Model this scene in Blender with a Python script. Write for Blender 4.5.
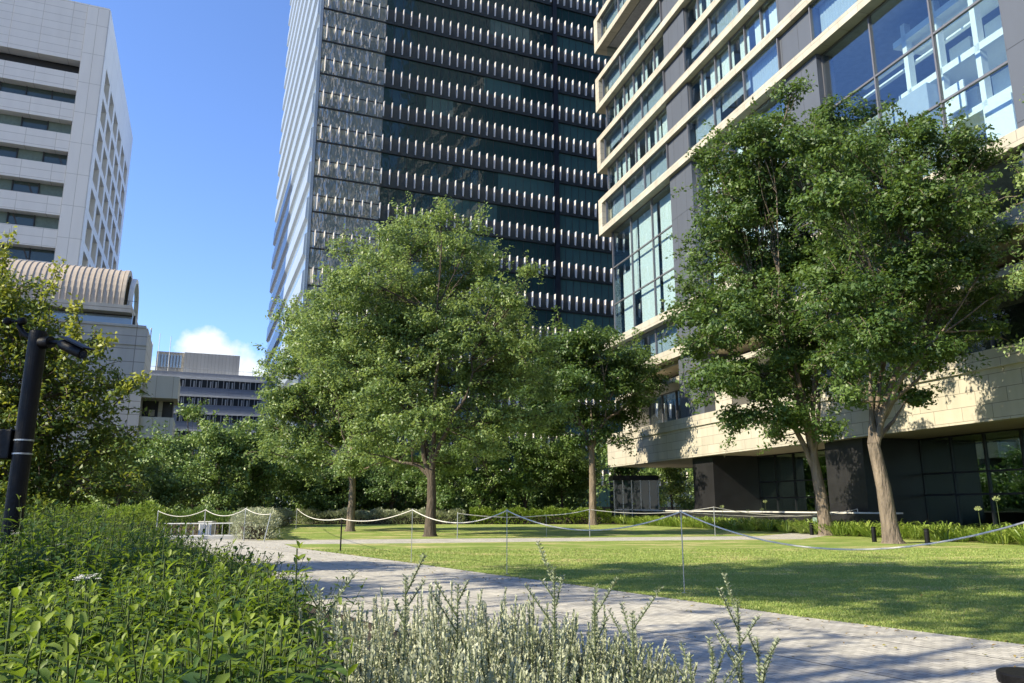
import bpy, math, random
import numpy as np
from mathutils import Vector
R_ = math.radians
random.seed(7); rng = np.random.default_rng(7)
for o in list(bpy.data.objects): bpy.data.objects.remove(o)
scene = bpy.context.scene
col = scene.collection

# ---------------------------------------------------------------- camera
FOC = 760.0; PITCH = math.atan(165/760); EYE = 1.3
cam_d = bpy.data.cameras.new('camera'); cam = bpy.data.objects.new('camera', cam_d); col.objects.link(cam)
cam.location = (0, 0, EYE); cam.rotation_euler = (R_(90) + PITCH, 0, 0)
cam_d.sensor_width = 36; cam_d.lens = 36*FOC/1024; cam_d.clip_start = .05; cam_d.clip_end = 5000
scene.camera = cam
scene.render.resolution_x = 1024; scene.render.resolution_y = 683

# ---------------------------------------------------------------- light
SUN_H = (-.906, -.423); SUN_EL = R_(36)
SUN_AZ = math.atan2(SUN_H[0], SUN_H[1])
sd = bpy.data.lights.new('sun', 'SUN'); sd.energy = 3.6; sd.angle = R_(.5); sd.color = (1, .93, .8)
sun = bpy.data.objects.new('sun', sd); col.objects.link(sun)
sv = Vector((SUN_H[0]*math.cos(SUN_EL), SUN_H[1]*math.cos(SUN_EL), math.sin(SUN_EL)))
sun.rotation_euler = sv.to_track_quat('Z', 'Y').to_euler(); sun.location = (-40, -20, 40)

world = bpy.data.worlds.new('World'); scene.world = world; world.use_nodes = True
def world_nodes():
    nt = world.node_tree; N = nt.nodes; L = nt.links; N.clear()
    out = N.new('ShaderNodeOutputWorld'); bg = N.new('ShaderNodeBackground')
    sky = N.new('ShaderNodeTexSky'); sky.sky_type = 'NISHITA'; sky.sun_disc = False
    sky.sun_elevation = SUN_EL; sky.sun_rotation = SUN_AZ % (2*math.pi)
    sky.air_density = 1.0; sky.dust_density = 0; sky.ozone_density = 4
    tc = N.new('ShaderNodeTexCoord'); sep = N.new('ShaderNodeSeparateXYZ')
    L.new(tc.outputs['Generated'], sep.inputs[0])
    def M(op, a, b=None, c=None):
        m = N.new('ShaderNodeMath'); m.operation = op
        for i, v in enumerate((a, b, c)):
            if v is None: continue
            if isinstance(v, (int, float)): m.inputs[i].default_value = v
            else: L.new(v, m.inputs[i])
        return m.outputs[0]
    az = M('ARCTAN2', sep.outputs[0], sep.outputs[1])
    el = M('ARCSINE', sep.outputs[2])
    nz = N.new('ShaderNodeTexNoise'); nz.inputs['Scale'].default_value = 14; nz.inputs['Detail'].default_value = 7
    nz.inputs['Roughness'].default_value = .55
    L.new(tc.outputs['Generated'], nz.inputs['Vector'])
    nb = N.new('ShaderNodeTexNoise'); nb.inputs['Scale'].default_value = 3.1; nb.inputs['Detail'].default_value = 3
    L.new(tc.outputs['Generated'], nb.inputs['Vector'])
    # one cumulus over the gap between the buildings, others along the rest of the horizon
    da = M('ADD', az, .405); g = M('MULTIPLY', M('MULTIPLY', da, da), -26.0)
    g = M('MULTIPLY', M('POWER', 2.718, g), .083)
    top = M('ADD', g, M('MULTIPLY', nb.outputs['Fac'], .16))
    top = M('ADD', top, .012)
    top = M('ADD', top, M('MULTIPLY', M('SUBTRACT', nz.outputs['Fac'], .5), .13))
    d = M('DIVIDE', M('SUBTRACT', top, el), .022)
    d = M('MINIMUM', M('MAXIMUM', d, 0.0), 1.0)
    n2 = N.new('ShaderNodeTexNoise'); n2.inputs['Scale'].default_value = 30; n2.inputs['Detail'].default_value = 6
    L.new(tc.outputs['Generated'], n2.inputs['Vector'])
    sh = N.new('ShaderNodeValToRGB'); sh.color_ramp.elements[0].position = .3; sh.color_ramp.elements[1].position = .65
    sh.color_ramp.elements[0].color = (2.2, 2.6, 3.3, 1); sh.color_ramp.elements[1].color = (3.6, 3.6, 3.7, 1)
    L.new(n2.outputs['Fac'], sh.inputs[0])
    mix = N.new('ShaderNodeMix'); mix.data_type = 'RGBA'
    L.new(M('MULTIPLY', d, .85), mix.inputs[0]); 
    tint = N.new('ShaderNodeMix'); tint.data_type = 'RGBA'; tint.blend_type = 'MULTIPLY'; tint.inputs[0].default_value = 1
    L.new(sky.outputs[0], tint.inputs[6]); tint.inputs[7].default_value = (.53, .62, .86, 1)
    L.new(tint.outputs[2], mix.inputs[6]); L.new(sh.outputs[0], mix.inputs[7])
    L.new(mix.outputs[2], bg.inputs[0]); bg.inputs[1].default_value = .15
    L.new(bg.outputs[0], out.inputs[0])
world_nodes()
scene.view_settings.view_transform = 'Standard'; scene.view_settings.look = 'None'
scene.view_settings.exposure = 1.38
scene.view_settings.use_white_balance = True; scene.view_settings.white_balance_temperature = 7400; scene.view_settings.white_balance_tint = 6; scene.view_settings.gamma = 1
scene.render.engine = 'CYCLES'
scene.cycles.max_bounces = 8; scene.cycles.transparent_max_bounces = 16
scene.cycles.transmission_bounces = 6; scene.cycles.caustics_reflective = False; scene.cycles.caustics_refractive = False

# ---------------------------------------------------------------- measuring
_c, _s = math.cos(PITCH), math.sin(PITCH)
def ray(x, y): return (x-512, FOC*_c+(y-341)*_s, FOC*_s-(y-341)*_c)
def PX(x, y, Y):
    r = ray(x, y); t = Y/r[1]; return (r[0]*t, Y, EYE+r[2]*t)
def GR(x, y):
    r = ray(x, y); t = -EYE/r[2]; return (r[0]*t, r[1]*t, 0)

# ---------------------------------------------------------------- materials
def nmat(name):
    m = bpy.data.materials.new(name); m.use_nodes = True
    nt = m.node_tree; p = nt.nodes['Principled BSDF']; return m, nt, p
def setc(sock, c): sock.default_value = (c[0], c[1], c[2], 1)
def wallvec(nt, d):
    """object coordinates -> (along the wall, height, depth)"""
    tc = nt.nodes.new('ShaderNodeTexCoord')
    def dot(v):
        n = nt.nodes.new('ShaderNodeVectorMath'); n.operation = 'DOT_PRODUCT'
        nt.links.new(tc.outputs['Object'], n.inputs[0]); n.inputs[1].default_value = v; return n.outputs['Value']
    c = nt.nodes.new('ShaderNodeCombineXYZ')
    nt.links.new(dot((d[0], d[1], 0)), c.inputs[0]); nt.links.new(dot((0, 0, 1)), c.inputs[1])
    nt.links.new(dot((-d[1], d[0], 0)), c.inputs[2])
    return c.outputs[0]
def plain(name, c, rough=.6, metal=0, var=.12, scale=3.0, bump=.0, bscale=40, spec=.5, stretch=None, bd=.02):
    m, nt, p = nmat(name); N = nt.nodes; L = nt.links
    tc = N.new('ShaderNodeTexCoord'); nz = N.new('ShaderNodeTexNoise'); nz.inputs['Scale'].default_value = scale
    nz.inputs['Detail'].default_value = 6
    src = tc.outputs['Object']
    if stretch:
        mp = N.new('ShaderNodeMapping'); mp.inputs['Scale'].default_value = stretch; L.new(src, mp.inputs[0]); src = mp.outputs[0]
    L.new(src, nz.inputs['Vector'])
    r = N.new('ShaderNodeValToRGB'); L.new(nz.outputs['Fac'], r.inputs[0])
    r.color_ramp.elements[0].position = .3; r.color_ramp.elements[1].position = .7
    a = [max(0, v*(1-var)) for v in c]; b = [min(1, v*(1+var)) for v in c]
    r.color_ramp.elements[0].color = (*a, 1); r.color_ramp.elements[1].color = (*b, 1)
    L.new(r.outputs[0], p.inputs['Base Color'])
    p.inputs['Roughness'].default_value = rough; p.inputs['Metallic'].default_value = metal
    p.inputs['Specular IOR Level'].default_value = spec
    if bump:
        n2 = N.new('ShaderNodeTexNoise'); n2.inputs['Scale'].default_value = bscale; L.new(src, n2.inputs['Vector'])
        bp = N.new('ShaderNodeBump'); bp.inputs['Strength'].default_value = bump; bp.inputs['Distance'].default_value = bd
        n2.inputs['Detail'].default_value = 5; L.new(n2.outputs['Fac'], bp.inputs['Height']); L.new(bp.outputs[0], p.inputs['Normal'])
    return m
def panels(name, c, d, bw, bh, joint=.012, jc=.5, rough=.6, var=.06, off=.5, mortar_bump=.4, streak=.1):
    """cladding slabs laid along a wall whose direction is d"""
    m, nt, p = nmat(name); N = nt.nodes; L = nt.links
    v = wallvec(nt, d)
    b = N.new('ShaderNodeTexBrick'); L.new(v, b.inputs['Vector']); b.offset = off
    b.inputs['Scale'].default_value = 1; b.inputs['Brick Width'].default_value = bw; b.inputs['Row Height'].default_value = bh
    b.inputs['Mortar Size'].default_value = joint; b.inputs['Mortar Smooth'].default_value = .2; b.inputs['Bias'].default_value = 0
    setc(b.inputs['Color1'], [x*(1-var) for x in c]); setc(b.inputs['Color2'], [min(1, x*(1+var)) for x in c])
    setc(b.inputs['Mortar'], [x*jc for x in c])
    nz = N.new('ShaderNodeTexNoise'); nz.inputs['Scale'].default_value = .5; nz.inputs['Detail'].default_value = 8
    mp = N.new('ShaderNodeMapping'); mp.inputs['Scale'].default_value = (2.4, .35, 1); L.new(v, mp.inputs[0]); L.new(mp.outputs[0], nz.inputs['Vector'])
    mx = N.new('ShaderNodeMix'); mx.data_type = 'RGBA'; mx.blend_type = 'MULTIPLY'; mx.inputs[0].default_value = 1
    r = N.new('ShaderNodeValToRGB'); r.color_ramp.elements[0].position = .25; r.color_ramp.elements[1].position = .65
    k = 1-streak; r.color_ramp.elements[0].color = (k, k, k, 1); r.color_ramp.elements[1].color = (1, 1, 1, 1)
    L.new(nz.outputs['Fac'], r.inputs[0]); L.new(b.outputs['Color'], mx.inputs[6]); L.new(r.outputs[0], mx.inputs[7])
    L.new(mx.outputs[2], p.inputs['Base Color']); p.inputs['Roughness'].default_value = rough
    n2 = N.new('ShaderNodeTexNoise'); n2.inputs['Scale'].default_value = 30; L.new(v, n2.inputs['Vector'])
    ad = N.new('ShaderNodeMath'); ad.operation = 'MULTIPLY_ADD'; L.new(b.outputs['Fac'], ad.inputs[0]); ad.inputs[1].default_value = -1.0
    ml = N.new('ShaderNodeMath'); ml.operation = 'MULTIPLY'; L.new(n2.outputs['Fac'], ml.inputs[0]); ml.inputs[1].default_value = .2
    L.new(ml.outputs[0], ad.inputs[2])
    bp = N.new('ShaderNodeBump'); bp.inputs['Strength'].default_value = mortar_bump; bp.inputs['Distance'].default_value = .02
    L.new(ad.outputs[0], bp.inputs['Height']); L.new(bp.outputs[0], p.inputs['Normal'])
    return m
def mirror_glass(name, c, ior=1.9, rough=.02, wav=.0, wscale=.5, d=(1, 0), rot=0, st=(1, 1, 1)):
    """tinted coated glass read from outside: dark body, sharp reflection"""
    m, nt, p = nmat(name); N = nt.nodes; L = nt.links
    setc(p.inputs['Base Color'], c); p.inputs['Roughness'].default_value = rough; p.inputs['IOR'].default_value = ior
    if wav:
        v = wallvec(nt, d)
        mp = N.new('ShaderNodeMapping'); mp.inputs['Rotation'].default_value = (0, 0, rot); mp.inputs['Scale'].default_value = st; L.new(v, mp.inputs[0]); v = mp.outputs[0]
        n2 = N.new('ShaderNodeTexNoise'); n2.inputs['Scale'].default_value = wscale; n2.inputs['Detail'].default_value = 2; L.new(v, n2.inputs['Vector'])
        bp = N.new('ShaderNodeBump'); bp.inputs['Strength'].default_value = 1; bp.inputs['Distance'].default_value = wav
        L.new(n2.outputs['Fac'], bp.inputs['Height']); L.new(bp.outputs[0], p.inputs['Normal'])
    return m
def clear_glass(name, tint=(.55, .68, .7), ior=1.6, wav=.0, d=(1, 0), coat=0.0, gcol=(1, 1, 1)):
    m, nt, p = nmat(name); N = nt.nodes; L = nt.links; N.remove(p)
    out = N['Material Output']; tr = N.new('ShaderNodeBsdfTransparent'); setc(tr.inputs[0], tint)
    gl = N.new('ShaderNodeBsdfGlossy'); gl.inputs['Roughness'].default_value = .01; setc(gl.inputs[0], gcol)
    fr = N.new('ShaderNodeMath'); fr.operation = 'POWER'; lw = N.new('ShaderNodeLayerWeight'); lw.inputs['Blend'].default_value = .5
    L.new(lw.outputs['Facing'], fr.inputs[0]); fr.inputs[1].default_value = 7-ior*2
    ma = N.new('ShaderNodeMath'); ma.operation = 'MULTIPLY_ADD'; ma.inputs[1].default_value = 1-coat; ma.inputs[2].default_value = coat; L.new(fr.outputs[0], ma.inputs[0])
    mx = N.new('ShaderNodeMixShader'); L.new(ma.outputs[0], mx.inputs[0]); L.new(tr.outputs[0], mx.inputs[1]); L.new(gl.outputs[0], mx.inputs[2])
    L.new(mx.outputs[0], out.inputs[0])
    if wav:
        v = wallvec(nt, d); n2 = N.new('ShaderNodeTexNoise'); n2.inputs['Scale'].default_value = .45; n2.inputs['Detail'].default_value = 1
        L.new(v, n2.inputs['Vector']); bp = N.new('ShaderNodeBump'); bp.inputs['Distance'].default_value = wav
        L.new(n2.outputs['Fac'], bp.inputs['Height']); L.new(bp.outputs[0], gl.inputs['Normal'])
    return m
def leaf_mat(name, lo, mid, hi, rough=.45, trans=.35, tcol=(.20, .32, .03)):
    m, nt, p = nmat(name); N = nt.nodes; L = nt.links
    at = N.new('ShaderNodeAttribute'); at.attribute_name = 'tint'
    r = N.new('ShaderNodeValToRGB'); L.new(at.outputs['Fac'], r.inputs[0])
    r.color_ramp.elements[0].color = (*lo, 1); r.color_ramp.elements[1].color = (*hi, 1)
    e = r.color_ramp.elements.new(.5); e.color = (*mid, 1)
    L.new(r.outputs[0], p.inputs['Base Color']); p.inputs['Roughness'].default_value = rough
    tl = N.new('ShaderNodeBsdfTranslucent')
    mc = N.new('ShaderNodeMix'); mc.data_type = 'RGBA'; mc.inputs[0].default_value = .5
    L.new(r.outputs[0], mc.inputs[6]); setc(mc.inputs[7], tcol); L.new(mc.outputs[2], tl.inputs[0])
    mx = N.new('ShaderNodeMixShader'); mx.inputs[0].default_value = trans
    L.new(p.outputs[0], mx.inputs[1]); L.new(tl.outputs[0], mx.inputs[2]); L.new(mx.outputs[0], N['Material Output'].inputs[0])
    return m

DU = (-.2768, .9609)          # long facade of the right building, away from the camera
E1 = (.927, .376); E2 = (-.376, .927)   # street grid of the other blocks
M = {}
M['stone'] = panels('travertine', (.46, .425, .35), DU, 1.55, .62, joint=.014, jc=.42, var=.07, streak=.24)
M['soffit'] = plain('soffit_stone', (.46, .41, .32), .8, var=.06)
M['pier'] = panels('grey_metal_cladding', (.085, .097, .12), DU, 1.6, 3.4, joint=.02, jc=.3, rough=.45, off=0, var=.03)
M['granite'] = plain('dark_granite', (.020, .020, .022), .35, var=.2, scale=1.2)
M['mull'] = plain('mullion_metal', (.16, .16, .175), .4, metal=.3, var=.05)
M['glass'] = clear_glass('window_glass', (.84, .91, .93), 1.5, wav=.004, d=DU, coat=.10, gcol=(.85, .93, 1))
M['glass_low'] = clear_glass('lobby_glass', (.60, .72, .64), 1.6, coat=.30, gcol=(.8, 1, .9))
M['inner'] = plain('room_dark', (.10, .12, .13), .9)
M['inner_mid'] = plain('room_wall', (.42, .43, .40), .9)
M['curtain'] = plain('white_blind', (.85, .88, .84), .9, var=.05, scale=8)
M['sky_grey'] = plain('sky_tone_grey', (.40, .45, .50), .9, var=.04)
M['slab'] = plain('floor_slab', (.30, .31, .33), .8)
M['timber'] = plain('warm_panel', (.30, .2, .11), .6)
M['t_glass'] = mirror_glass('tower_glass', (.022, .052, .050), 1.5, .04, wav=.02, wscale=.7, d=E1)
M['t_blind'] = mirror_glass('tower_glass_blind', (.050, .110, .104), 1.6, .05, wav=.02, wscale=.7, d=E1)
M['t_wavy'] = mirror_glass('tower_glass_rippled', (.15, .18, .155), 2.5, .02, wav=.12, wscale=.9, rot=.55, st=(1.5, .45, 1), d=E1)
M['t_span'] = plain('tower_spandrel', (.030, .040, .040), .6, var=.15)
M['t_fin'] = plain('tower_fin', (.82, .76, .70), .4, metal=.0, var=.08)
M['t_dark'] = plain('tower_shaft', (.012, .014, .018), .4)
M['t_white'] = plain('tower_white_panel', (.31, .365, .43), .3, var=.06, scale=.6)
M['t_side'] = mirror_glass('tower_side_glass', (.24, .31, .39), 2.0, .06)
M['lt_wall'] = panels('light_cladding', (.64, .62, .58), E1, 3.2, 1.05, joint=.035, jc=.62, var=.02, off=0, rough=.5, streak=.06)
M['lt_pier'] = panels('light_pier_cladding', (.66, .64, .60), E1, 1.25, 4.1, joint=.035, jc=.55, var=.02, off=0, rough=.5, streak=.06)
M['lt_side'] = panels('light_side_cladding', (.76, .75, .74), E2, 5.7, 4.1, joint=.05, jc=.8, var=.02, off=0, rough=.45, streak=.05)
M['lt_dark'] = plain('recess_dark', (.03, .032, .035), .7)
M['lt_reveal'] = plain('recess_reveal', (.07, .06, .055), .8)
M['lt_glass'] = mirror_glass('old_glass', (.05, .075, .07), 1.55, .05)
M['lt_blind'] = plain('green_blind', (.15, .20, .17), .8)
M['white'] = plain('white_paint', (.78, .78, .76), .5, var=.05)
M['bb_wall'] = panels('concrete_panels', (.43, .41, .37), E1, 4.4, 1.05, joint=.03, jc=.45, var=.04, off=0, streak=.15)
M['bb_roof'] = plain('ribbed_roof', (.46, .39, .31), .55, var=.1, scale=.7, metal=.1)
M['bb_beige'] = panels('beige_panels', (.42, .39, .31), E1, 1.25, 3.0, joint=.02, jc=.5, var=.03, off=0)
M['fb_blue'] = panels('blue_grey_panels', (.30, .34, .42), E1, 2.2, .5, joint=.02, jc=.7, var=.03, off=0)
M['fb_white'] = panels('pale_corrugated', (.62, .61, .58), E1, .6, 6.0, joint=.05, jc=.8, var=.02, off=0)
M['black'] = plain('black_metal', (.005, .005, .006), .5, var=.2, scale=6, bump=.2, spec=.25)
M['steel'] = plain('galvanised_steel', (.45, .46, .46), .35, metal=.7, var=.1)
M['rope'] = plain('rope_fibre', (.62, .60, .54), .9, var=.15, scale=30, bump=.6, bscale=160)
M['bark'] = plain('grey_bark', (.165, .13, .098), .9, var=.5, scale=5, bump=1.0, bscale=14, stretch=(1, 1, .22), bd=.10)
M['bark_dark'] = plain('brown_bark', (.075, .058, .042), .9, var=.35, scale=6, bump=1.0, bscale=14, stretch=(1, 1, .22), bd=.10)
M['stem'] = plain('green_stem', (.055, .085, .022), .7)
M['coping'] = plain('pale_coping', (.55, .54, .5), .7)
M['pale'] = plain('pale_green_plate', (.45, .6, .48), .5)
M['lens'] = mirror_glass('camera_lens', (.01, .01, .012), 1.6, .05)
M['flower'] = plain('white_petals', (.8, .8, .78), .7, var=.03)
M['soil'] = plain('soil', (.05, .038, .025), .95, var=.3, scale=6, bump=.6)
M['leaf_camphor'] = leaf_mat('leaf_camphor', (.034, .074, .020), (.070, .135, .034), (.17, .25, .07), rough=.5, trans=.34, tcol=(.22, .34, .04))
M['leaf_center'] = leaf_mat('leaf_light_green', (.095, .160, .055), (.180, .275, .095), (.34, .43, .16), rough=.45, trans=.42, tcol=(.34, .44, .08))
M['leaf_back'] = leaf_mat('leaf_dark_wood', (.055, .108, .030), (.118, .205, .055), (.26, .35, .10), rough=.5, trans=.25)
M['leaf_left'] = leaf_mat('leaf_maple', (.050, .105, .025), (.11, .20, .045), (.42, .44, .07), rough=.5, trans=.42, tcol=(.40, .42, .04))
M['leaf_bed'] = leaf_mat('leaf_bed', (.024, .066, .012), (.060, .125, .022), (.26, .34, .05), rough=.55, trans=.42, tcol=(.30, .44, .03))
M['leaf_silver'] = leaf_mat('leaf_silver', (.22, .26, .16), (.43, .46, .31), (.64, .65, .49), rough=.7, trans=.25, tcol=(.35, .40, .22))
M['leaf_strap'] = leaf_mat('leaf_strap', (.12, .20, .035), (.25, .35, .07), (.44, .50, .12), rough=.4, trans=.35)

# ---------------------------------------------------------------- objects
ORG = {}
def tag(o, label=None, cat=None, group=None, kind=None):
    if label: o['label'] = label
    if cat: o['category'] = cat
    if group: o['group'] = group
    if kind: o['kind'] = kind
    return o
def thing(name, loc, label, cat, group=None):
    o = bpy.data.objects.new(name, None); col.objects.link(o); o.location = loc
    o.empty_display_size = .3
    ORG[o.name] = Vector(loc); tag(o, label, cat, group); return o
def link_mesh(name, me, parent=None):
    o = bpy.data.objects.new(name, me); col.objects.link(o)
    if parent is not None:
        o.parent = parent; org = ORG[parent.name]; ORG[o.name] = org
    else: ORG[o.name] = Vector((0, 0, 0))
    return o
def org_of(parent): return np.array(ORG[parent.name]) if parent is not None else np.zeros(3)
def copy_tree(o, parent=None, names=None):
    c = o.copy(); col.objects.link(c); ORG[c.name] = ORG[o.name]
    if parent is not None: c.parent = parent
    for ch in list(o.children): copy_tree(ch, c)
    return c

class Frame:
    """u along, w outward, z up; handed by origin and two horizontal unit vectors"""
    def __init__(s, o, u, w): s.o = o; s.u = u; s.w = w
    def p(s, u, w, z): return (s.o[0]+s.u[0]*u+s.w[0]*w, s.o[1]+s.u[1]*u+s.w[1]*w, z)
W0 = Frame((0, 0), (1, 0), (0, 1))
class MB:
    def __init__(s): s.v = []; s.f = []; s.m = []; s.sm = []
    def add(s, vs, fs, mi=0, smooth=False):
        b = len(s.v); s.v += [tuple(v) for v in vs]
        for f in fs: s.f.append([b+i for i in f]); s.m.append(mi); s.sm.append(smooth)
    def box(s, F, u0, u1, w0, w1, z0, z1, mi=0):
        vs = [F.p(u, w, z) for z in (z0, z1) for (u, w) in ((u0, w0), (u1, w0), (u1, w1), (u0, w1))]
        s.add(vs, [(0, 3, 2, 1), (4, 5, 6, 7), (0, 1, 5, 4), (1, 2, 6, 5), (2, 3, 7, 6), (3, 0, 4, 7)], mi)
    def quad(s, a, b, c, d, mi=0): s.add([a, b, c, d], [(0, 1, 2, 3)], mi)
    def tube(s, pts, rad, n=8, mi=0, cap=True):
        pts = [Vector(p) for p in pts]
        if isinstance(rad, (int, float)): rad = [rad]*len(pts)
        vs = []; fs = []; ref = Vector((.13, .31, .94)).normalized()
        for i, p in enumerate(pts):
            t = (pts[min(i+1, len(pts)-1)]-pts[max(i-1, 0)])
            if t.length < 1e-9: t = Vector((0, 0, 1))
            t.normalize()
            if abs(t.dot(ref)) > .95: a = t.cross(Vector((1, 0, 0)))
            else: a = t.cross(ref)
            a.normalize(); b = t.cross(a)
            for k in range(n):
                an = 2*math.pi*k/n; vs.append(p+(a*math.cos(an)+b*math.sin(an))*rad[i])
        for i in range(len(pts)-1):
            for k in range(n):
                fs.append((i*n+k, i*n+(k+1) % n, (i+1)*n+(k+1) % n, (i+1)*n+k))
        s.add(vs, fs, mi, True)
        if cap:
            s.add(vs[:n], [tuple(range(n))], mi); s.add(vs[-n:], [tuple(reversed(range(n)))], mi)
    def lathe(s, c, prof, n=20, mi=0):
        vs = []; fs = []
        for (r, z) in prof:
            for k in range(n):
                a = 2*math.pi*k/n; vs.append((c[0]+r*math.cos(a), c[1]+r*math.sin(a), c[2]+z))
        for i in range(len(prof)-1):
            for k in range(n): fs.append((i*n+k, i*n+(k+1) % n, (i+1)*n+(k+1) % n, (i+1)*n+k))
        fs.append(tuple(reversed(range(n)))); fs.append(tuple((len(prof)-1)*n+k for k in range(n)))
        s.add(vs, fs, mi)
    def build(s, name, mats, parent=None, bevel=0):
        if not isinstance(mats, (list, tuple)): mats = [mats]
        g = org_of(parent)
        me = bpy.data.meshes.new(name); me.from_pydata([(v[0]-g[0], v[1]-g[1], v[2]-g[2]) for v in s.v], [], s.f)
        for m in mats: me.materials.append(M[m] if isinstance(m, str) else m)
        me.polygons.foreach_set('material_index', s.m); me.polygons.foreach_set('use_smooth', s.sm)
        me.update()
        o = link_mesh(name, me, parent)
        if bevel:
            bm = o.modifiers.new('b', 'BEVEL'); bm.width = bevel; bm.segments = 2; bm.limit_method = 'ANGLE'
        return o
def npmesh(name, V, loops, sizes, mats, tint=None, parent=None, smooth=False):
    g = org_of(parent); V = np.asarray(V, dtype=np.float32).reshape(-1, 3)-g.astype(np.float32)
    me = bpy.data.meshes.new(name); me.vertices.add(len(V)); me.vertices.foreach_set('co', V.ravel())
    me.loops.add(len(loops)); me.loops.foreach_set('vertex_index', np.asarray(loops, dtype=np.int32))
    me.polygons.add(len(sizes)); st = np.concatenate([[0], np.cumsum(sizes)[:-1]]).astype(np.int32)
    me.polygons.foreach_set('loop_start', st); me.polygons.foreach_set('loop_total', np.asarray(sizes, dtype=np.int32))
    if smooth: me.polygons.foreach_set('use_smooth', np.ones(len(sizes), dtype=bool))
    me.materials.append(M[mats])
    if tint is not None:
        a = me.attributes.new('tint', 'FLOAT', 'POINT'); a.data.foreach_set('value', np.asarray(tint, dtype=np.float32))
    me.update(calc_edges=True); me.validate()
    return link_mesh(name, me, parent)
def unit(a): return a/np.maximum(np.linalg.norm(a, axis=-1, keepdims=True), 1e-9)

def quad_leaves(P, Nn, L, Wd, tint, rg):
    """P centres, Nn normals -> verts (n,4,3) of bent rhombic leaves"""
    n = len(P); t = rg.normal(size=(n, 3)); t[:, 2] -= .35
    t = unit(t-Nn*np.sum(t*Nn, 1, keepdims=True)); b = np.cross(Nn, t)
    L = L[:, None]; Wd = Wd[:, None]
    v0 = P-t*L*.5; v2 = P+t*L*.5-Nn*L*.10; mid = P+t*L*.05+Nn*L*.06
    v1 = mid+b*Wd*.5; v3 = mid-b*Wd*.5
    return np.stack([v0, v1, v2, v3], 1)
def add_quads(name, V, tint, mat, parent):
    n = len(V); return npmesh(name, V.reshape(-1, 3), np.arange(4*n), np.full(n, 4), mat, np.repeat(tint, 4), parent)
LT = [(0, 1, 2), (0, 3, 1), (1, 4, 5, 2), (3, 6, 4, 1), (4, 7, 5), (6, 7, 4)]
def long_leaves(B, D, L, Wd, droop, rg):
    """lance-shaped, folded, drooping leaves; B bases, D directions -> (n,8,3)"""
    n = len(B); D = unit(D); up = np.tile([0., 0, 1], (n, 1)); side = unit(np.cross(D, up)+rg.normal(size=(n, 3))*.12)
    nn = unit(np.cross(side, D)); L = L[:, None]; Wd = Wd[:, None]; dr = droop[:, None]*L
    c1 = B+D*L*.38+nn*0-up*dr*.12; c2 = B+D*L*.72-up*dr*.42; tip = B+D*L-up*dr
    f = Wd*.22
    l1 = c1+side*Wd*.5+nn*f; r1 = c1-side*Wd*.5+nn*f; l2 = c2+side*Wd*.36+nn*f*.7; r2 = c2-side*Wd*.36+nn*f*.7
    return np.stack([B, c1, l1, r1, c2, l2, r2, tip], 1)
def add_long(name, V, tint, mat, parent):
    n = len(V); lp = []; sz = []
    pat = np.array([i for f in LT for i in f]); szs = np.array([len(f) for f in LT])
    loops = (np.arange(n)[:, None]*8+pat[None, :]).ravel(); sizes = np.tile(szs, n)
    return npmesh(name, V.reshape(-1, 3), loops, sizes, mat, np.repeat(tint, 8), parent, smooth=True)

# ================================================================ SETTING
def flat(name, pts, z, mat):
    mb = MB(); mb.add([(p[0], p[1], z) for p in pts], [tuple(range(len(pts)))]); o = mb.build(name, mat); tag(o, kind='structure'); return o
def lawn_mat():
    m, nt, p = nmat('lawn_turf'); N = nt.nodes; L = nt.links
    tc = N.new('ShaderNodeTexCoord')
    def noise(sc, det=5, st=None, ro=.5):
        src = tc.outputs['Object']
        if st: mp = N.new('ShaderNodeMapping'); mp.inputs['Scale'].default_value = st; L.new(src, mp.inputs[0]); src = mp.outputs[0]
        n = N.new('ShaderNodeTexNoise'); n.inputs['Scale'].default_value = sc; n.inputs['Detail'].default_value = det; n.inputs['Roughness'].default_value = ro
        L.new(src, n.inputs['Vector']); return n.outputs['Fac']
    def ramp(f, p0, c0, p1, c1):
        r = N.new('ShaderNodeValToRGB'); L.new(f, r.inputs[0]); r.color_ramp.elements[0].position = p0; r.color_ramp.elements[1].position = p1
        r.color_ramp.elements[0].color = (*c0, 1); r.color_ramp.elements[1].color = (*c1, 1); return r.outputs[0]
    def mix(a, b, f, bt='MIX'):
        x = N.new('ShaderNodeMix'); x.data_type = 'RGBA'; x.blend_type = bt
        if isinstance(f, float): x.inputs[0].default_value = f
        else: L.new(f, x.inputs[0])
        L.new(a, x.inputs[6]); L.new(b, x.inputs[7]); return x.outputs[2]
    g = ramp(noise(.7, 8, ro=.65), .35, (.20, .29, .065), .68, (.32, .40, .11))
    dry = ramp(noise(9, 4), .3, (.52, .45, .20), .7, (.66, .57, .30))
    patch = ramp(noise(.42, 9, (1, 1.7, 1), ro=.72), .50, (0, 0, 0), .62, (.9, .9, .9))
    c = mix(g, dry, patch)
    fine = ramp(noise(38, 3), .3, (.55, .55, .55), .7, (1.18, 1.18, 1.18))
    c = mix(c, fine, 1.0, 'MULTIPLY')
    L.new(c, p.inputs['Base Color']); p.inputs['Roughness'].default_value = .9; p.inputs['Specular IOR Level'].default_value = .15
    bp = N.new('ShaderNodeBump'); bp.inputs['Strength'].default_value = .9; bp.inputs['Distance'].default_value = .04
    L.new(noise(60, 3), bp.inputs['Height']); L.new(bp.outputs[0], p.inputs['Normal'])
    return m
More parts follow.
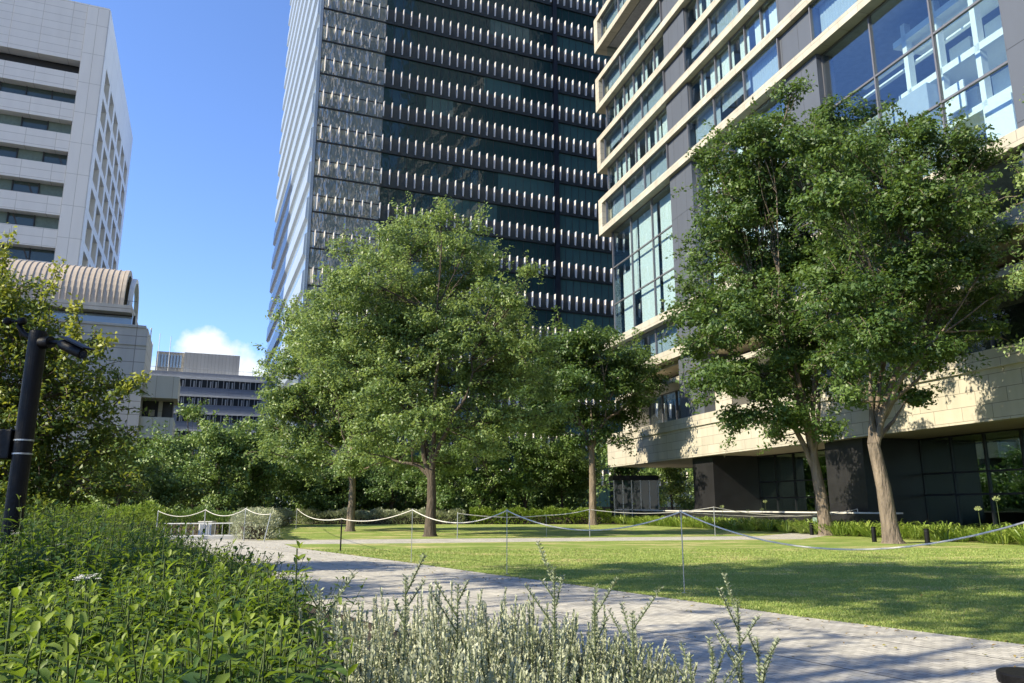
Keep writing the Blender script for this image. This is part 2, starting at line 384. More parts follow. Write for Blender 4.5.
def path_mat():
    m, nt, p = nmat('granite_setts'); N = nt.nodes; L = nt.links
    tc = N.new('ShaderNodeTexCoord'); mp = N.new('ShaderNodeMapping'); mp.inputs['Rotation'].default_value = (0, 0, R_(56)); L.new(tc.outputs['Object'], mp.inputs[0])
    b = N.new('ShaderNodeTexBrick'); L.new(mp.outputs[0], b.inputs['Vector']); b.inputs['Scale'].default_value = 1
    b.inputs['Brick Width'].default_value = .1; b.inputs['Row Height'].default_value = .1; b.inputs['Mortar Size'].default_value = .005
    setc(b.inputs['Color1'], (.40, .385, .35)); setc(b.inputs['Color2'], (.56, .54, .49)); setc(b.inputs['Mortar'], (.27, .26, .24))
    b2 = N.new('ShaderNodeTexBrick'); L.new(mp.outputs[0], b2.inputs['Vector']); b2.inputs['Scale'].default_value = 1; b2.offset = 0
    b2.inputs['Brick Width'].default_value = 3.0; b2.inputs['Row Height'].default_value = 1.5; b2.inputs['Mortar Size'].default_value = .014
    setc(b2.inputs['Color1'], (1, 1, 1)); setc(b2.inputs['Color2'], (.95, .95, .95)); setc(b2.inputs['Mortar'], (.35, .35, .36))
    nz = N.new('ShaderNodeTexNoise'); nz.inputs['Scale'].default_value = 1.3; nz.inputs['Detail'].default_value = 9; nz.inputs['Roughness'].default_value = .7; L.new(tc.outputs['Object'], nz.inputs['Vector'])
    r = N.new('ShaderNodeValToRGB'); L.new(nz.outputs['Fac'], r.inputs[0]); r.color_ramp.elements[0].position = .3; r.color_ramp.elements[1].position = .7
    r.color_ramp.elements[0].color = (.72, .72, .74, 1); r.color_ramp.elements[1].color = (1.08, 1.07, 1.03, 1)
    x = N.new('ShaderNodeMix'); x.data_type = 'RGBA'; x.blend_type = 'MULTIPLY'; x.inputs[0].default_value = 1; L.new(b.outputs['Color'], x.inputs[6]); L.new(r.outputs[0], x.inputs[7])
    y = N.new('ShaderNodeMix'); y.data_type = 'RGBA'; y.blend_type = 'MULTIPLY'; y.inputs[0].default_value = 1; L.new(x.outputs[2], y.inputs[6]); L.new(b2.outputs['Color'], y.inputs[7])
    L.new(y.outputs[2], p.inputs['Base Color']); p.inputs['Roughness'].default_value = .8; p.inputs['Specular IOR Level'].default_value = .3
    bp = N.new('ShaderNodeBump'); bp.inputs['Strength'].default_value = .5; bp.inputs['Distance'].default_value = .01
    n3 = N.new('ShaderNodeTexNoise'); n3.inputs['Scale'].default_value = 45; L.new(tc.outputs['Object'], n3.inputs['Vector'])
    L.new(n3.outputs['Fac'], bp.inputs['Height']); L.new(bp.outputs[0], p.inputs['Normal'])
    return m
M['lawn'] = lawn_mat(); M['path'] = path_mat()
flat('ground', [(-1500, -300), (1500, -300), (1500, 3000), (-1500, 3000)], -.02, 'soil')
LAWN_EDGE = [(9, .5), (4.95, 7.8), (3.48, 9.7), (2.4, 11.4), (.67, 14.1), (-.23, 15.3), (-2.5, 18.8), (-4.6, 21.9), (-6.9, 25.2)]
flat('lawn', LAWN_EDGE+[(-8.0, 27.6), (-4.2, 28.3), (3, 30.2), (11.8, 31.9), (14.9, 36.5), (19, 31), (22, 20), (26, .5)], .004, 'lawn')
flat('lawn_far', [(-10, 30.8), (-4.7, 32.1), (2.4, 33.3), (11.2, 35.3), (14.5, 40), (11.3, 58), (-3, 58.5), (-17, 60), (-16, 47)], .004, 'lawn')
flat('path', [(3.6, 1.0), (2.6, 3.1), (.5, 6.1), (-3.9, 12.5), (-7.2, 18.5), (-9.9, 25), (-12, 27), (-40, 26), (-40, 33), (-10.5, 33), (-10, 30.8), (-4.7, 32.1), (2.4, 33.3), (11.2, 35.3), (14.5, 40), (14.9, 36.5),
     (11.8, 31.9), (3, 30.2), (-4.2, 28.3), (-8.0, 27.6)]+LAWN_EDGE[::-1], 0, 'path')
flat('pavement', [(10, 200), (9, 74), (13, 59), (40, 0), (60, 0), (200, 60), (200, 200)], -.01, 'path')
flat('road', [(-120, 62), (-24, 66), (-18, 76), (20, 96), (20, 84), (14, 75), (5, 66), (-120, 34)], -.012, plain('asphalt', (.06, .06, .062), .9, bump=.4))

# ================================================================ RIGHT OFFICE BUILDING
FR = Frame((29.6, 0), DU, (-.9609, -.2768))
def right_building():
    T = thing('office_building', FR.p(45, -12, 0), 'cream stone and glass office building with projecting floor bands behind the big dark trees', 'building')
    U0, UE, UC = 12.0, 73.0, 74.5        # near end, glass end, end of the projecting bands
    TOP = 66
    # spandrel beam over the ground floor
    b = MB(); b.box(FR, U0, 74.6, -.35, .12, 7.05, 7.85); b.box(FR, U0, 74.6, -.6, 0, 4.85, 7.05)
    b.build('stone_beam', 'stone', T)
    b = MB(); b.box(FR, U0, 74.5, -9, -.603, 4.9, 5.2); b.build('soffit', 'soffit', T)
    # bands
    def band(z0, z1, w=.35, u1=UC, deep=-.5, name='stone_band'):
        b = MB(); b.box(FR, U0, u1, deep, w, z0, z1); return b.build(name, 'stone', T)
    band(12.6, 13.4, .3, 73.6); band(15.9, 16.6, .3, 74.4)
    boxes = [(27.5, 28.12, 30.65, 31.25), (34.2, 34.82, 37.35, 37.95), (40.9, 41.52, 44.05, 44.65), (47.7, 48.32, 50.95, 51.55), (54.4, 55.02, 57.65, 58.25), (61.1, 61.85, 64.2, 65)]
    for (a, b_, c, d) in boxes:
        band(a, b_, .35); band(c, d, .35)
        e = MB(); e.box(FR, UC-.9, UC, -.5, .347, b_, c); e.build('band_end', 'stone', T)
        e = MB(); e.box(FR, UE+.2, UC-.02, -7, -.503, a, d); e.build('end_wall', 'stone', T)
    # piers
    pu = [(27.0, 30.4), (42.0, 45.2), (56.8, 60.3)]
    for (a, b_) in pu:
        z = [7.85, 12.6, 13.4, 15.9, 16.6, 27.5, 28.12, 30.65, 31.25, 34.2, 34.82, 37.35, 37.95, 40.9, 41.52, 44.05, 44.65, 47.7, 48.32, 50.95, 51.55, 54.4, 55.15, 57.5]
        m = MB()
        for i in range(0, len(z)-1, 2): m.box(FR, a, b_, -1.2, 0.0, z[i]+.003, z[i+1]-.003)
        m.build('pier', 'pier', T)
    bays = [(30.4, 42.0), (45.2, 56.8), (60.3, UE)]
    bays.insert(0, (15.0, 27.0))
    def window(u0, u1, w, z0, z1, n, rows=(), fw=.09, glass='glass', fm='mull'):
        g = MB(); g.box(FR, u0+.02, u1-.02, w-.03, w, z0, z1)
        o = g.build('window', glass, T)
        f = MB()
        for i in range(n+1):
            u = u0+(u1-u0)*i/n; f.box(FR, u-fw/2, u+fw/2, w-.10, w+.09, z0, z1)
        for r in rows: f.box(FR, u0, u1, w-.08, w+.07, r-fw*.6, r+fw*.6)
        f.box(FR, u0, u1, w-.08, w+.07, z0, z0+.07); f.box(FR, u0, u1, w-.08, w+.07, z1-.07, z1)
        f.build('window_frame', fm, o); return o
    def blinds(u0, u1, z0, z1, spots, w, mat='curtain', nm='blind'):
        m = MB()
        for (a, b_, zz) in spots:
            ua = u0+(u1-u0)*a; ub = u0+(u1-u0)*b_; k = max(2, int((ub-ua)/.12))
            for i in range(k):
                x0 = ua+(ub-ua)*i/k; x1 = ua+(ub-ua)*(i+1)/k; o = .03*(i % 2)
                m.add([FR.p(x0, w+o, zz), FR.p(x1, w+.03-o, zz), FR.p(x1, w+.03-o, z1), FR.p(x0, w+o, z1)], [(0, 1, 2, 3)])
        if m.v: m.build(nm, mat, T)
    rg = random.Random(3)
    for bi, (a, b_) in enumerate(bays):
        n = 3 if bi else 3
        window(a, b_, -.45, 16.6, 27.5, n, (20.15, 23.8))
        window(a, b_, -.35, 13.4, 15.9, n)
        for k, (q0, q1, q2, q3) in enumerate(boxes[:5]):
            window(a, b_, .10, q1, q2, n)
            if k < 4:
                nz = boxes[k+1][0]
                if k == 2 and bi == 3: window(a, b_-3.0, -2.2, q3, nz, 5)
                else: window(a, b_, -.22, q3, nz, 6)
                sp = []
                for j in range(6):
                    if rg.random() < .93: w_ = rg.uniform(.45, .95)/6; sp.append((j/6+.01, j/6+.01+w_, q3+rg.choice([0, 0, 0, .4, .9])))
                if not (k == 2 and bi == 3): blinds(a, b_, q3, nz-.1, sp, -.62)
            blinds(a, b_, q1, q2, [(j/3+.01, (j+1)/3-.01, q1+rg.choice([.0, .0, .3, .9, 1.4])) for j in range(3)], -.48, 'sky_grey', 'sky_tone_panel')  # grey-blue sheets behind the band glass: mirrored sky put into their colour
    # rooms seen through the tall glazing
    blinds(60.3, UE, 16.6, 27.2, [(.03, .30, 16.7), (.34, .63, 16.7), (.66, .80, 20.3)], -1.0)
    blinds(60.3, UE, 13.5, 15.8, [(.05, .5, 13.5), (.6, .95, 13.5)], -.9, 'sky_grey', 'sky_tone_panel')
    blinds(60.3, UE, 16.6, 23.2, [(.80, .97, 16.7)], -1.3)
    blinds(45.2, 56.8, 16.6, 27.2, [(.02, .3, 17), (.36, .62, 16.7), (.7, .97, 16.7)], -1.2)
    m = MB()   # white gallery, stairs and beams of the atrium behind the near tall windows
    for z in (17.0, 20.0, 23.0, 26.2): m.box(FR, 27.2, 38.5, -4.5, -2.2, z-.25, z+.12)
    for u in (29.0, 31.2, 33.4, 35.6, 37.6): m.box(FR, u, u+.28, -2.6, -2.2, 16.7, 27.0)
    for k, u in enumerate((28.6, 30.6, 32.9, 35.1)):
        for z in (17.4, 20.4, 23.3):
            if (k+int(z)) % 3: m.box(FR, u+.6, u+1.9, -4.6, -4.4, z, z+2.1)
    m.box(FR, 33.8, 41.6, -3.0, -2.75, 25.4, 25.55); m.box(FR, 33.8, 41.6, -3.0, -2.75, 24.8, 24.9)
    m.build('atrium_gallery', 'curtain', T)
    m = MB()
    for (a, b, z0, z1) in ((27.3, 29.0, 17.2, 19.7), (29.9, 31.1, 20.2, 22.6), (31.9, 33.3, 17.2, 19.6), (27.2, 28.6, 23.3, 25.8), (34.2, 35.5, 20.2, 21.6)): m.box(FR, a, b, -1.9, -1.82, z0, z1)
    m.build('atrium_panel', 'curtain', T)
    m = MB(); m.box(FR, 36.0, 41.9, -4.0, -1.5, 16.7, 22.4); m.build('atrium_screen', 'sky_grey', T)
    m = MB()
    for z in (12.9, 16.2, 27.8, 30.9, 34.5, 37.6, 41.2, 44.3, 48, 51.2, 54.7, 57.9, 61.4, 64.6): m.box(FR, U0, UE-.05, -9, -.62, z-.22, z+.22)
    m.build('floor_slab', 'slab', T)
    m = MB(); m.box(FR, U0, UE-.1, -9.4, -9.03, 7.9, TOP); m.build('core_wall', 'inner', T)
    m = MB(); m.box(FR, U0, UE-.1, -30, -9.43, 0, TOP); m.box(FR, U0, UC, -30, .3, TOP+.003, TOP+.5); m.box(FR, U0-.6, U0-.003, -30, .1, 0, TOP); m.build('rear_mass', 'pier', T)
    # end wall of the rooms (glazed corner)
    m = MB(); m.box(FR, UE-.02, UE+.03, -9, -.45, 13.4, 61); m.build('end_glazing', 'glass', T)
    # recessed storey above the beam
    for bi, (a, b_) in enumerate(bays):
        o = window(a+.2, b_-2.2, -2.6, 7.9, 10.9, 4); 
        m = MB(); m.box(FR, b_-2.2, b_-.02, -2.9, -.9, 7.853, 10.9); m.build('stone_block', 'stone', T)
        m = MB(); m.box(FR, a+.02, b_-.02, -3.0, -.25, 10.9, 11.25); m.build('stone_ledge', 'stone', T)
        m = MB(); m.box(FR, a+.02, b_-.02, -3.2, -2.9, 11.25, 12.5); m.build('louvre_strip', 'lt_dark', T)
        m = MB(); m.box(FR, a+.02, b_-.02, -8, -.52, 12.3, 12.55); m.build('soffit', 'soffit', T)
    m = MB(); m.box(FR, U0, 74.4, -9, -.37, 7.5, 7.8); m.build('terrace_slab', 'slab', T)
    # big dark granite piers of the ground floor, faces turned to the grid
    for (a, b_) in ((57.1, 60.0), (42.0, 45.0), (26.9, 29.9)):
        m = MB(); m.box(FR, a, b_, -6.2, -.62, 0, 4.88); m.build('granite_pier', 'granite', T)
    for (a, b_) in ((14.9, 26.9), (29.9, 42.0), (45.0, 57.1)):
        window(a, b_, -4.4, .15, 4.88, 6, (1.9, 3.0), fw=.08, glass='glass_low', fm='t_dark')
        m = MB()
        for j in range(5):
            u = a+(b_-a)*(j+.5)/5; m.box(FR, u-.22, u+.22, -7.4, -7, .0, 4.88)
        m.build('column', 't_dark', T)
        m = MB(); m.box(FR, a, b_, -4.7, -4.2, 0, .148); m.build('plinth', 'granite', T)
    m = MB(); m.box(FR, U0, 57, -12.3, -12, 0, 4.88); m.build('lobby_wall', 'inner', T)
    m = MB()
    for a in (17, 21, 34, 38, 49, 53): m.box(FR, a, a+1.4, -11.95, -11.8, .9, 3.6)
    m.build('lobby_panel', 'timber', T)
    m = MB(); m.box(FR, U0, 60, -12, -4.7, .0, .05); m.build('lobby_floor', 'slab', T)
right_building()

# ================================================================ CENTRAL DARK TOWER
FT = Frame((-22, 77.6), E1, (.376, -.927))
FTL = Frame((-22, 77.6), E2, (-.927, -.376))
def tower():
    T = thing('office_tower', FT.p(25, -24, 0), 'very tall dark glass tower with rows of white fins and a pale ribbed side', 'building')
    W, D, H = 62, 48, 96; P = 4.165
    zs = [63.7+P*k for k in range(-14, 8)]      # tops of the fin rows
    m = MB(); m.box(FT, .3, W-.3, -D+.3, -.5, 0, H); m.build('core', 't_dark', T)
    m = MB()
    for z in zs: m.box(FT, .02, W, -.5, 0, z-1.85, z+.02)
    m.build('spandrel', 't_span', T)
    # glass ribbon of every storey, blinds drawn in some of them
    rg = random.Random(11)
    for z in zs:
        segs = [(7.62, 29.4), (29.95, W)]
        m = MB()
        m.box(FT, .3, 7.6, -.45, -.05, z-P+.03, z-1.86); m.build('rippled_window', 't_wavy', T)
        for (a, b) in segs:
            m = MB(); m.box(FT, a, b, -.45, -.12, z-P+.03, z-1.86)
            lt = (b == W and rg.random() < .85)
            o = m.build('window', 't_blind' if lt else 't_glass', T)
            f = MB(); u = a
            while u < b: f.box(FT, u-.025, u+.025, -.14, -.09, z-P+.03, z-1.86); u += .98
            f.build('window_frame', 't_span', o)
        if rg.random() < .7:
            a = rg.uniform(9, 22); m = MB(); m.box(FT, a, a+rg.uniform(3, 8), -.13, -.105, z-P+.06, z-1.9); m.build('blind', 't_blind', T)
    for z in zs:   # thin shade ledge under each fin row
        m = MB(); m.box(FT, .1, W, -.4, .06, z-1.95, z-1.90); m.build('ledge', 't_dark', T)
    # rippled section: glass folded by dark lines at each fin row
    m = MB()
    for z in zs: m.box(FT, .25, 7.6, -.04, .05, z-.06, z+.05); m.box(FT, .25, 7.6, -.04, .05, z-1.9, z-1.8)
    m.build('rail', 't_dark', T)
    m = MB()
    for z in zs: m.box(FT, .32, 7.55, -.02, .002+.012, z-1.8, z-.07)
    m.build('rippled_spandrel', 't_wavy', T)
    # dark vertical shaft
    m = MB(); m.box(FT, 29.4, 29.95, -.4, .35, 0, H); m.build('shaft', 't_dark', T)
    # corner trim
    m = MB(); m.box(FT, -.1, .24, -.3, .1, 0, H); m.build('corner_trim', 't_side', T)
    # fins: 100 that show largest are parts, the others one part
    step = .98; pos = []
    for z in zs:
        u = .75
        while u < W-.2:
            if not (29.2 < u < 30.1): pos.append((u, z))
            u += step
    pos = [p for p in pos if p[1] > 5]
    def vis(p):
        x, y, z = FT.p(p[0], .3, p[1]-.9)
        dy = y*_c+(z-EYE)*_s; up = -y*_s+(z-EYE)*_c
        px = 512+FOC*x/dy; py = 341-FOC*up/dy
        hidden = (px > 606 or py < -10 or py > 300 or (py > 205 and px < 520))
        return (1 if hidden else 0, x*x+y*y+z*z)
    pos.sort(key=vis)
    def fin(m, u, z):
        a, b = z-1.75, z+.05
        vs = [FT.p(u-.03, -.0, a+.25), FT.p(u+.03, -.0, a+.25), FT.p(u+.02, .40, a), FT.p(u-.03, .40, a),
              FT.p(u-.05, -.0, b), FT.p(u+.05, -.0, b), FT.p(u+.05, .62, b), FT.p(u-.05, .62, b)]
        m.add(vs, [(0, 3, 2, 1), (4, 5, 6, 7), (0, 1, 5, 4), (1, 2, 6, 5), (2, 3, 7, 6), (3, 0, 4, 7)])
    for (u, z) in pos[:100]:
        m = MB(); fin(m, u, z); m.build('fin', 't_fin', T)
    m = MB()
    for (u, z) in pos[100:]: fin(m, u, z)
    o = m.build('fin', 't_fin', T); tag(o, 'remaining rows of pale fins on the dark front', kind='stuff')
    # pale side: stacked projecting panels with glass between
    m = MB(); g = MB()
    for z in zs:
        a, b = z-2.9, z-.35
        vs = [FTL.p(.3, .0, a), FTL.p(D, .0, a), FTL.p(D, .0, b+.4), FTL.p(.3, .0, b+.4), FTL.p(.3, .38, a+.4), FTL.p(D, .38, a+.4), FTL.p(D, .30, b), FTL.p(.3, .30, b)]
        m.add(vs, [(0, 4, 5, 1), (4, 7, 6, 5), (7, 3, 2, 6), (1, 5, 6, 2), (0, 3, 7, 4)])
        g.box(FTL, .3, D, -.2, .1, z-P-.4, z-2.9)
    m.build('side_panel', 't_white', T); g.build('side_window', 't_side', T)
tower()

# ================================================================ LEFT TOWER BLOCK
FL = Frame((-52, 87), E1, (.376, -.927)); FLS = Frame((-52, 87), E2, (.927, .376))
def left_block():
    T = thing('office_block', FL.p(-20, -18, 0), 'light grey panelled office block with recessed window bands at the left edge', 'building')
    H = 64.0; D = 37.6; U = -34
    rows = [56.15-4.13*k for k in range(0, 13)]
    # front: solid top, spandrels, end pier
    m = MB(); m.box(FL, U, -2.55, -1.6, 0, rows[0], H)
    for k, z in enumerate(rows):
        lo = rows[k+1] if k+1 < len(rows) else 0
        m.box(FL, U, -2.55, -1.6, 0, lo, z-1.8)
    m.build('front_wall', 'lt_wall', T)
    m = MB(); m.box(FL, -2.55, -.0, -1.6, .02, 0, H+.0); m.build('corner_pier', 'lt_pier', T)
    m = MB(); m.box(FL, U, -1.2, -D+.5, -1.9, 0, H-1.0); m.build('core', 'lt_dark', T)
    m = MB(); m.box(FL, U, -.02, -D, -.02, H, H+.25); m.build('roof_coping', 'lt_wall', T)
    rg = random.Random(5)
    for k, z in enumerate(rows):
        if k == 0:
            m = MB(); m.box(FL, -8.6, -7.9, -1.55, -1.3, z-1.75, z-1.3); m.box(FL, -7.9, -7.5, -1.55, -1.2, z-1.78, z-1.5); m.build('roof_plant', 'white', T)
            continue
        u = -2.55; w = 2.75
        for j in range(9):
            a = u-w*(j+1)+.06; b = u-w*j-.06
            g = MB(); g.box(FL, a, b, -1.5, -1.25, z-1.8, z-.0)
            bl = rg.random() < .45
            o = g.build('window', 'lt_blind' if bl else 'lt_glass', T)
            f = MB(); f.box(FL, b, b+.12, -1.5, -1.1, z-1.8, z); f.build('window_frame', 'lt_dark', o)
            if not bl and rg.random() < .6:
                f = MB(); uu = rg.uniform(a+.3, b-.6)
                f.add([FL.p(uu, -1.22, z-.15), FL.p(uu+.15, -1.22, z-.15), FL.p(uu+.75, -1.22, z-1.7), FL.p(uu+.6, -1.22, z-1.7)], [(0, 1, 2, 3)])
                f.build('blind', 'lt_reveal', o)
    # side wall with deep square windows
    m = MB(); step = 5.7; ww = 4.2; s0 = 2.2
    cols = [(s0+step*i, s0+step*i+ww) for i in range(6)]
    zr = [56.9-4.13*k for k in range(0, 13)]; hh = 3.1
    m.box(FLS, .02, D, -1.4, .1, zr[0], H-.01)
    for k, z in enumerate(zr):
        lo = zr[k+1] if k+1 < len(zr) else 0
        m.box(FLS, .02, D, -1.4, .1, lo, z-hh)
        us = [.02]+[x for c in cols for x in c]+[D]
        for i in range(0, len(us), 2): m.box(FLS, us[i], us[i+1], -1.4, .098, z-hh, z)
    m.build('side_wall', 'lt_side', T)
    for k, z in enumerate(zr[:9]):
        for (a, b) in cols:
            g = MB(); g.box(FLS, a+.002, b-.002, -1.35, -1.1, z-hh+.002, z-.002); g.build('side_window', 'lt_dark' if (k+int(a)) % 2 else 'lt_reveal', T)
left_block()

# ================================================================ BARREL ROOFED BUILDING
FB = Frame((-29.5, 60), E1, (.376, -.927)); FBS = Frame((-29.5, 60), E2, (.927, .376))
def barrel_building():
    T = thing('barrel_roofed_building', FB.p(-14, -6, 0), 'low grey stone building with a beige ribbed barrel roof below the light office block', 'building')
    m = MB(); m.box(FB, -40, 0, -7.0, 0, 0, 15.4); m.build('wall', 'bb_wall', T)
    m = MB(); m.box(FB, -40, -.15, -6.8, .12, 15.403, 15.6); m.box(FB, -40, -.0, .005, .1, 13.95, 14.05); m.build('cornice', 'bb_wall', T)
    m = MB(); m.box(FB, -40, -1.3, -1.0, -.7, 15.6, 16.5); o = m.build('clerestory_window', M['t_side'], T)
    f = MB()
    for u in np.arange(-39, -1, 4.2): f.box(FB, u, u+.14, -.72, -.6, 15.6, 16.5)
    f.box(FB, -40, -1.3, -.72, -.62, 15.6, 15.68); f.box(FB, -40, -1.3, -.73, -.63, 16.42, 16.49)
    f.build('window_frame', 'lt_dark', o)
    m = MB(); m.box(FB, -40, -1.3, -7.0, .45, 16.5, 17.1); m.build('gutter', 'bb_wall', T)
    # vault
    def arch(u, r, n=20, cz=17.1, cw=-3.4, rz=None):
        rz = rz or r
        return [FB.p(u, cw+r*math.cos(math.pi*k/n), cz+rz*math.sin(math.pi*k/n)) for k in range(n+1)]
    m = MB(); R0 = 3.75; u = -40; k = 0
    prev = None
    while u < -2.25:
        for (du, rr) in ((0, R0), (.30, R0-.01), (.32, R0+.06), (.38, R0+.06), (.40, R0)):
            a = arch(min(u+du, -2.2), rr)
            if prev:
                n = len(a); m.add(prev+a, [(i, i+1, n+i+1, n+i) for i in range(n-1)], 0)
            prev = a
        u += .42
    m.build('barrel_roof', 'bb_roof', T)
    # end gable recessed + bright rim + smaller arch proud of it
    m = MB()
    def rim(u0, u1, ra, rb, cw=-3.4):
        n = 20; A = arch(u0, ra, cw=cw); B_ = arch(u0, rb, cw=cw); C_ = arch(u1, ra, cw=cw); D_ = arch(u1, rb, cw=cw)
        for i in range(n):
            m.add([A[i], A[i+1], B_[i+1], B_[i], C_[i], C_[i+1], D_[i+1], D_[i]], [(0, 1, 2, 3), (4, 7, 6, 5), (0, 4, 5, 1), (3, 2, 6, 7)])
    rim(-2.2, -1.95, 3.82, 3.35); m.build('roof_rim', 'bb_roof', T)
    m = MB(); a = arch(-2.6, 3.36); m.add(a, [tuple(range(len(a)))]); m.build('gable_glass', 't_side', T)
    m = MB(); rim(-1.75, -1.4, 3.2, 2.85, cw=-3.6); m.build('rear_arch', 'white', T)
    # hanging blocks on the right
    for (z0, z1, u1) in ((9.85, 11.65, 2.65), (6.6, 8.3, 2.5)):
        m = MB(); m.box(FB, .003, u1, -5, -.3, z0, z1); m.build('overhang_block', 'bb_beige', T)
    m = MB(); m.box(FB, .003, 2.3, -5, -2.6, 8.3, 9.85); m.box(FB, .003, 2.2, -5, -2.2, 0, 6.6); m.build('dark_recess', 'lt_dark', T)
    m = MB(); m.box(FB, 1.2, 1.5, -2.6, -2.3, 8.3, 9.85); m.box(FB, .5, .95, -2.6, -2.45, 8.6, 9.1); m.build('recess_column', 'bb_beige', T)
    m = MB()
    for u in np.arange(-10, -.8, 1.2): m.tube([FB.p(u, .2, 17.1), FB.p(u, .2, 17.5)], .02, 4)
    m.tube([FB.p(-12, .2, 17.5), FB.p(-1, .2, 17.5)], .02, 4)
    m.build('roof_rail', 'lt_dark', T)
barrel_building()
m = MB(); p = FB.p(-.25, -7.2, 0); 
T = thing('antenna_mast', (p[0], p[1], 15.6), 'thin red and white antenna mast behind the corner of the barrel roofed building', 'antenna')
m = MB(); m.box(FB, .3, 2.6, -8.6, -8.4, 11, 15.6); 
m = MB(); m.tube([(p[0], p[1], 11.6), (p[0], p[1], 15.9)], .07, 6); m.build('red_section', plain('red_paint', (.5, .06, .05), .5), T)
m = MB(); m.tube([(p[0], p[1], 15.9), (p[0], p[1], 17.0)], .05, 6); m.build('white_section', 'white', T)

# ================================================================ FAR OFFICE
FF = Frame((-60, 130), E1, (.376, -.927))
def far_office():
    T = thing('distant_office', FF.p(6, -8, 0), 'distant blue grey office with white window lines and a pale rooftop block under the cloud', 'building')
    m = MB(); m.box(FF, -14, 30, -16, 0, 0, 24.3); m.build('wall', 'fb_blue', T)
    m = MB()
    rows = [(21.75, 23.1), (18.75, 20.05), (15.7, 17.0), (12.7, 14.0)]
    for (a, b) in rows: m.box(FF, -14, 30, -.1, .32, b+.002, b+.34)
    m.build('white_string_course', 'white', T)
    for (a, b) in rows:
        m = MB(); m.box(FF, 2.2, 15.6, -.2, .05, a, b); o = m.build('window', 'lt_dark', T)
        f = MB(); u = 2.2; i = 0
        while u < 15.5:
            f.box(FF, u, u+.12, .05, .14, a, b)
            if i % 3 != 1: f.box(FF, u+.5, u+.75, .052, .08, a, b-.25)
            u += .9; i += 1
        f.build('window_frame', 'fb_white', o)
    m = MB(); m.box(FF, 2.6, 11.9, -9, -1.5, 24.303, 28.1); m.build('rooftop_block', 'fb_white', T)
    m = MB(); m.box(FF, -1.9, 2.597, -9, -2.2, 24.303, 28.1); m.build('rooftop_screen', 'bb_wall', T)
    m = MB()
    for u in np.arange(-1.6, 2.0, .5): m.box(FF, u, u+.3, -2.3, -2.1, 25.3, 27.6)
    m.build('screen_window', 't_side', T)
    m = MB()
    for u in np.arange(-13, 18, 1.6): m.tube([FF.p(u, -.2, 24.3), FF.p(u, -.2, 25.0)], .035, 4)
    m.tube([FF.p(-13, -.2, 25.0), FF.p(18, -.2, 25.0)], .035, 4); m.build('roof_rail', 'steel', T)
    m = MB()
    for (u, z) in ((-1.6, 31), (.2, 30.6), (-2.6, 29.3)): m.tube([FF.p(u, -.8, 24.3), FF.p(u, -.8, z)], .05, 5)
    m.build('antenna', 'white', T)
far_office()

# ---- two towers across the street behind the viewer, seen mirrored in the dark tower
def behind(name, lab, P, wx, wy, H, mat, step, fmat):
    T = thing(name, (P[0], P[1], 0), lab, 'building')
    m = MB(); m.box(W0, P[0]-wx/2, P[0]+wx/2, P[1]-wy/2, P[1]+wy/2, 0, H); m.build('wall', mat, T)
    m = MB(); z = 4
    while z < H-2:
        m.box(W0, P[0]-wx/2-.4, P[0]+wx/2+.4, P[1]-wy/2-.4, P[1]+wy/2+.4, z, z+1.2); z += 4
    m.build('string_course', fmat, T)
    m = MB(); x = P[0]-wx/2
    while x < P[0]+wx/2: m.box(W0, x, x+.5, P[1]+wy/2+.41, P[1]+wy/2+2.4, 0, H); x += step
    y = P[1]-wy/2
    while y < P[1]+wy/2: m.box(W0, P[0]-wx/2-1.1, P[0]-wx/2-.41, y, y+.7, 0, H); y += step
    m.build('rib', fmat, T)
behind('striped_tower', 'pale ribbed tower standing across the street behind the viewer', (70, -84), 34, 30, 210, 't_span', 2.3, 't_fin')
behind('dark_tower', 'dark slab tower standing across the street behind the stone building', (112, -20), 60, 60, 190, 't_dark', 6, 't_span')

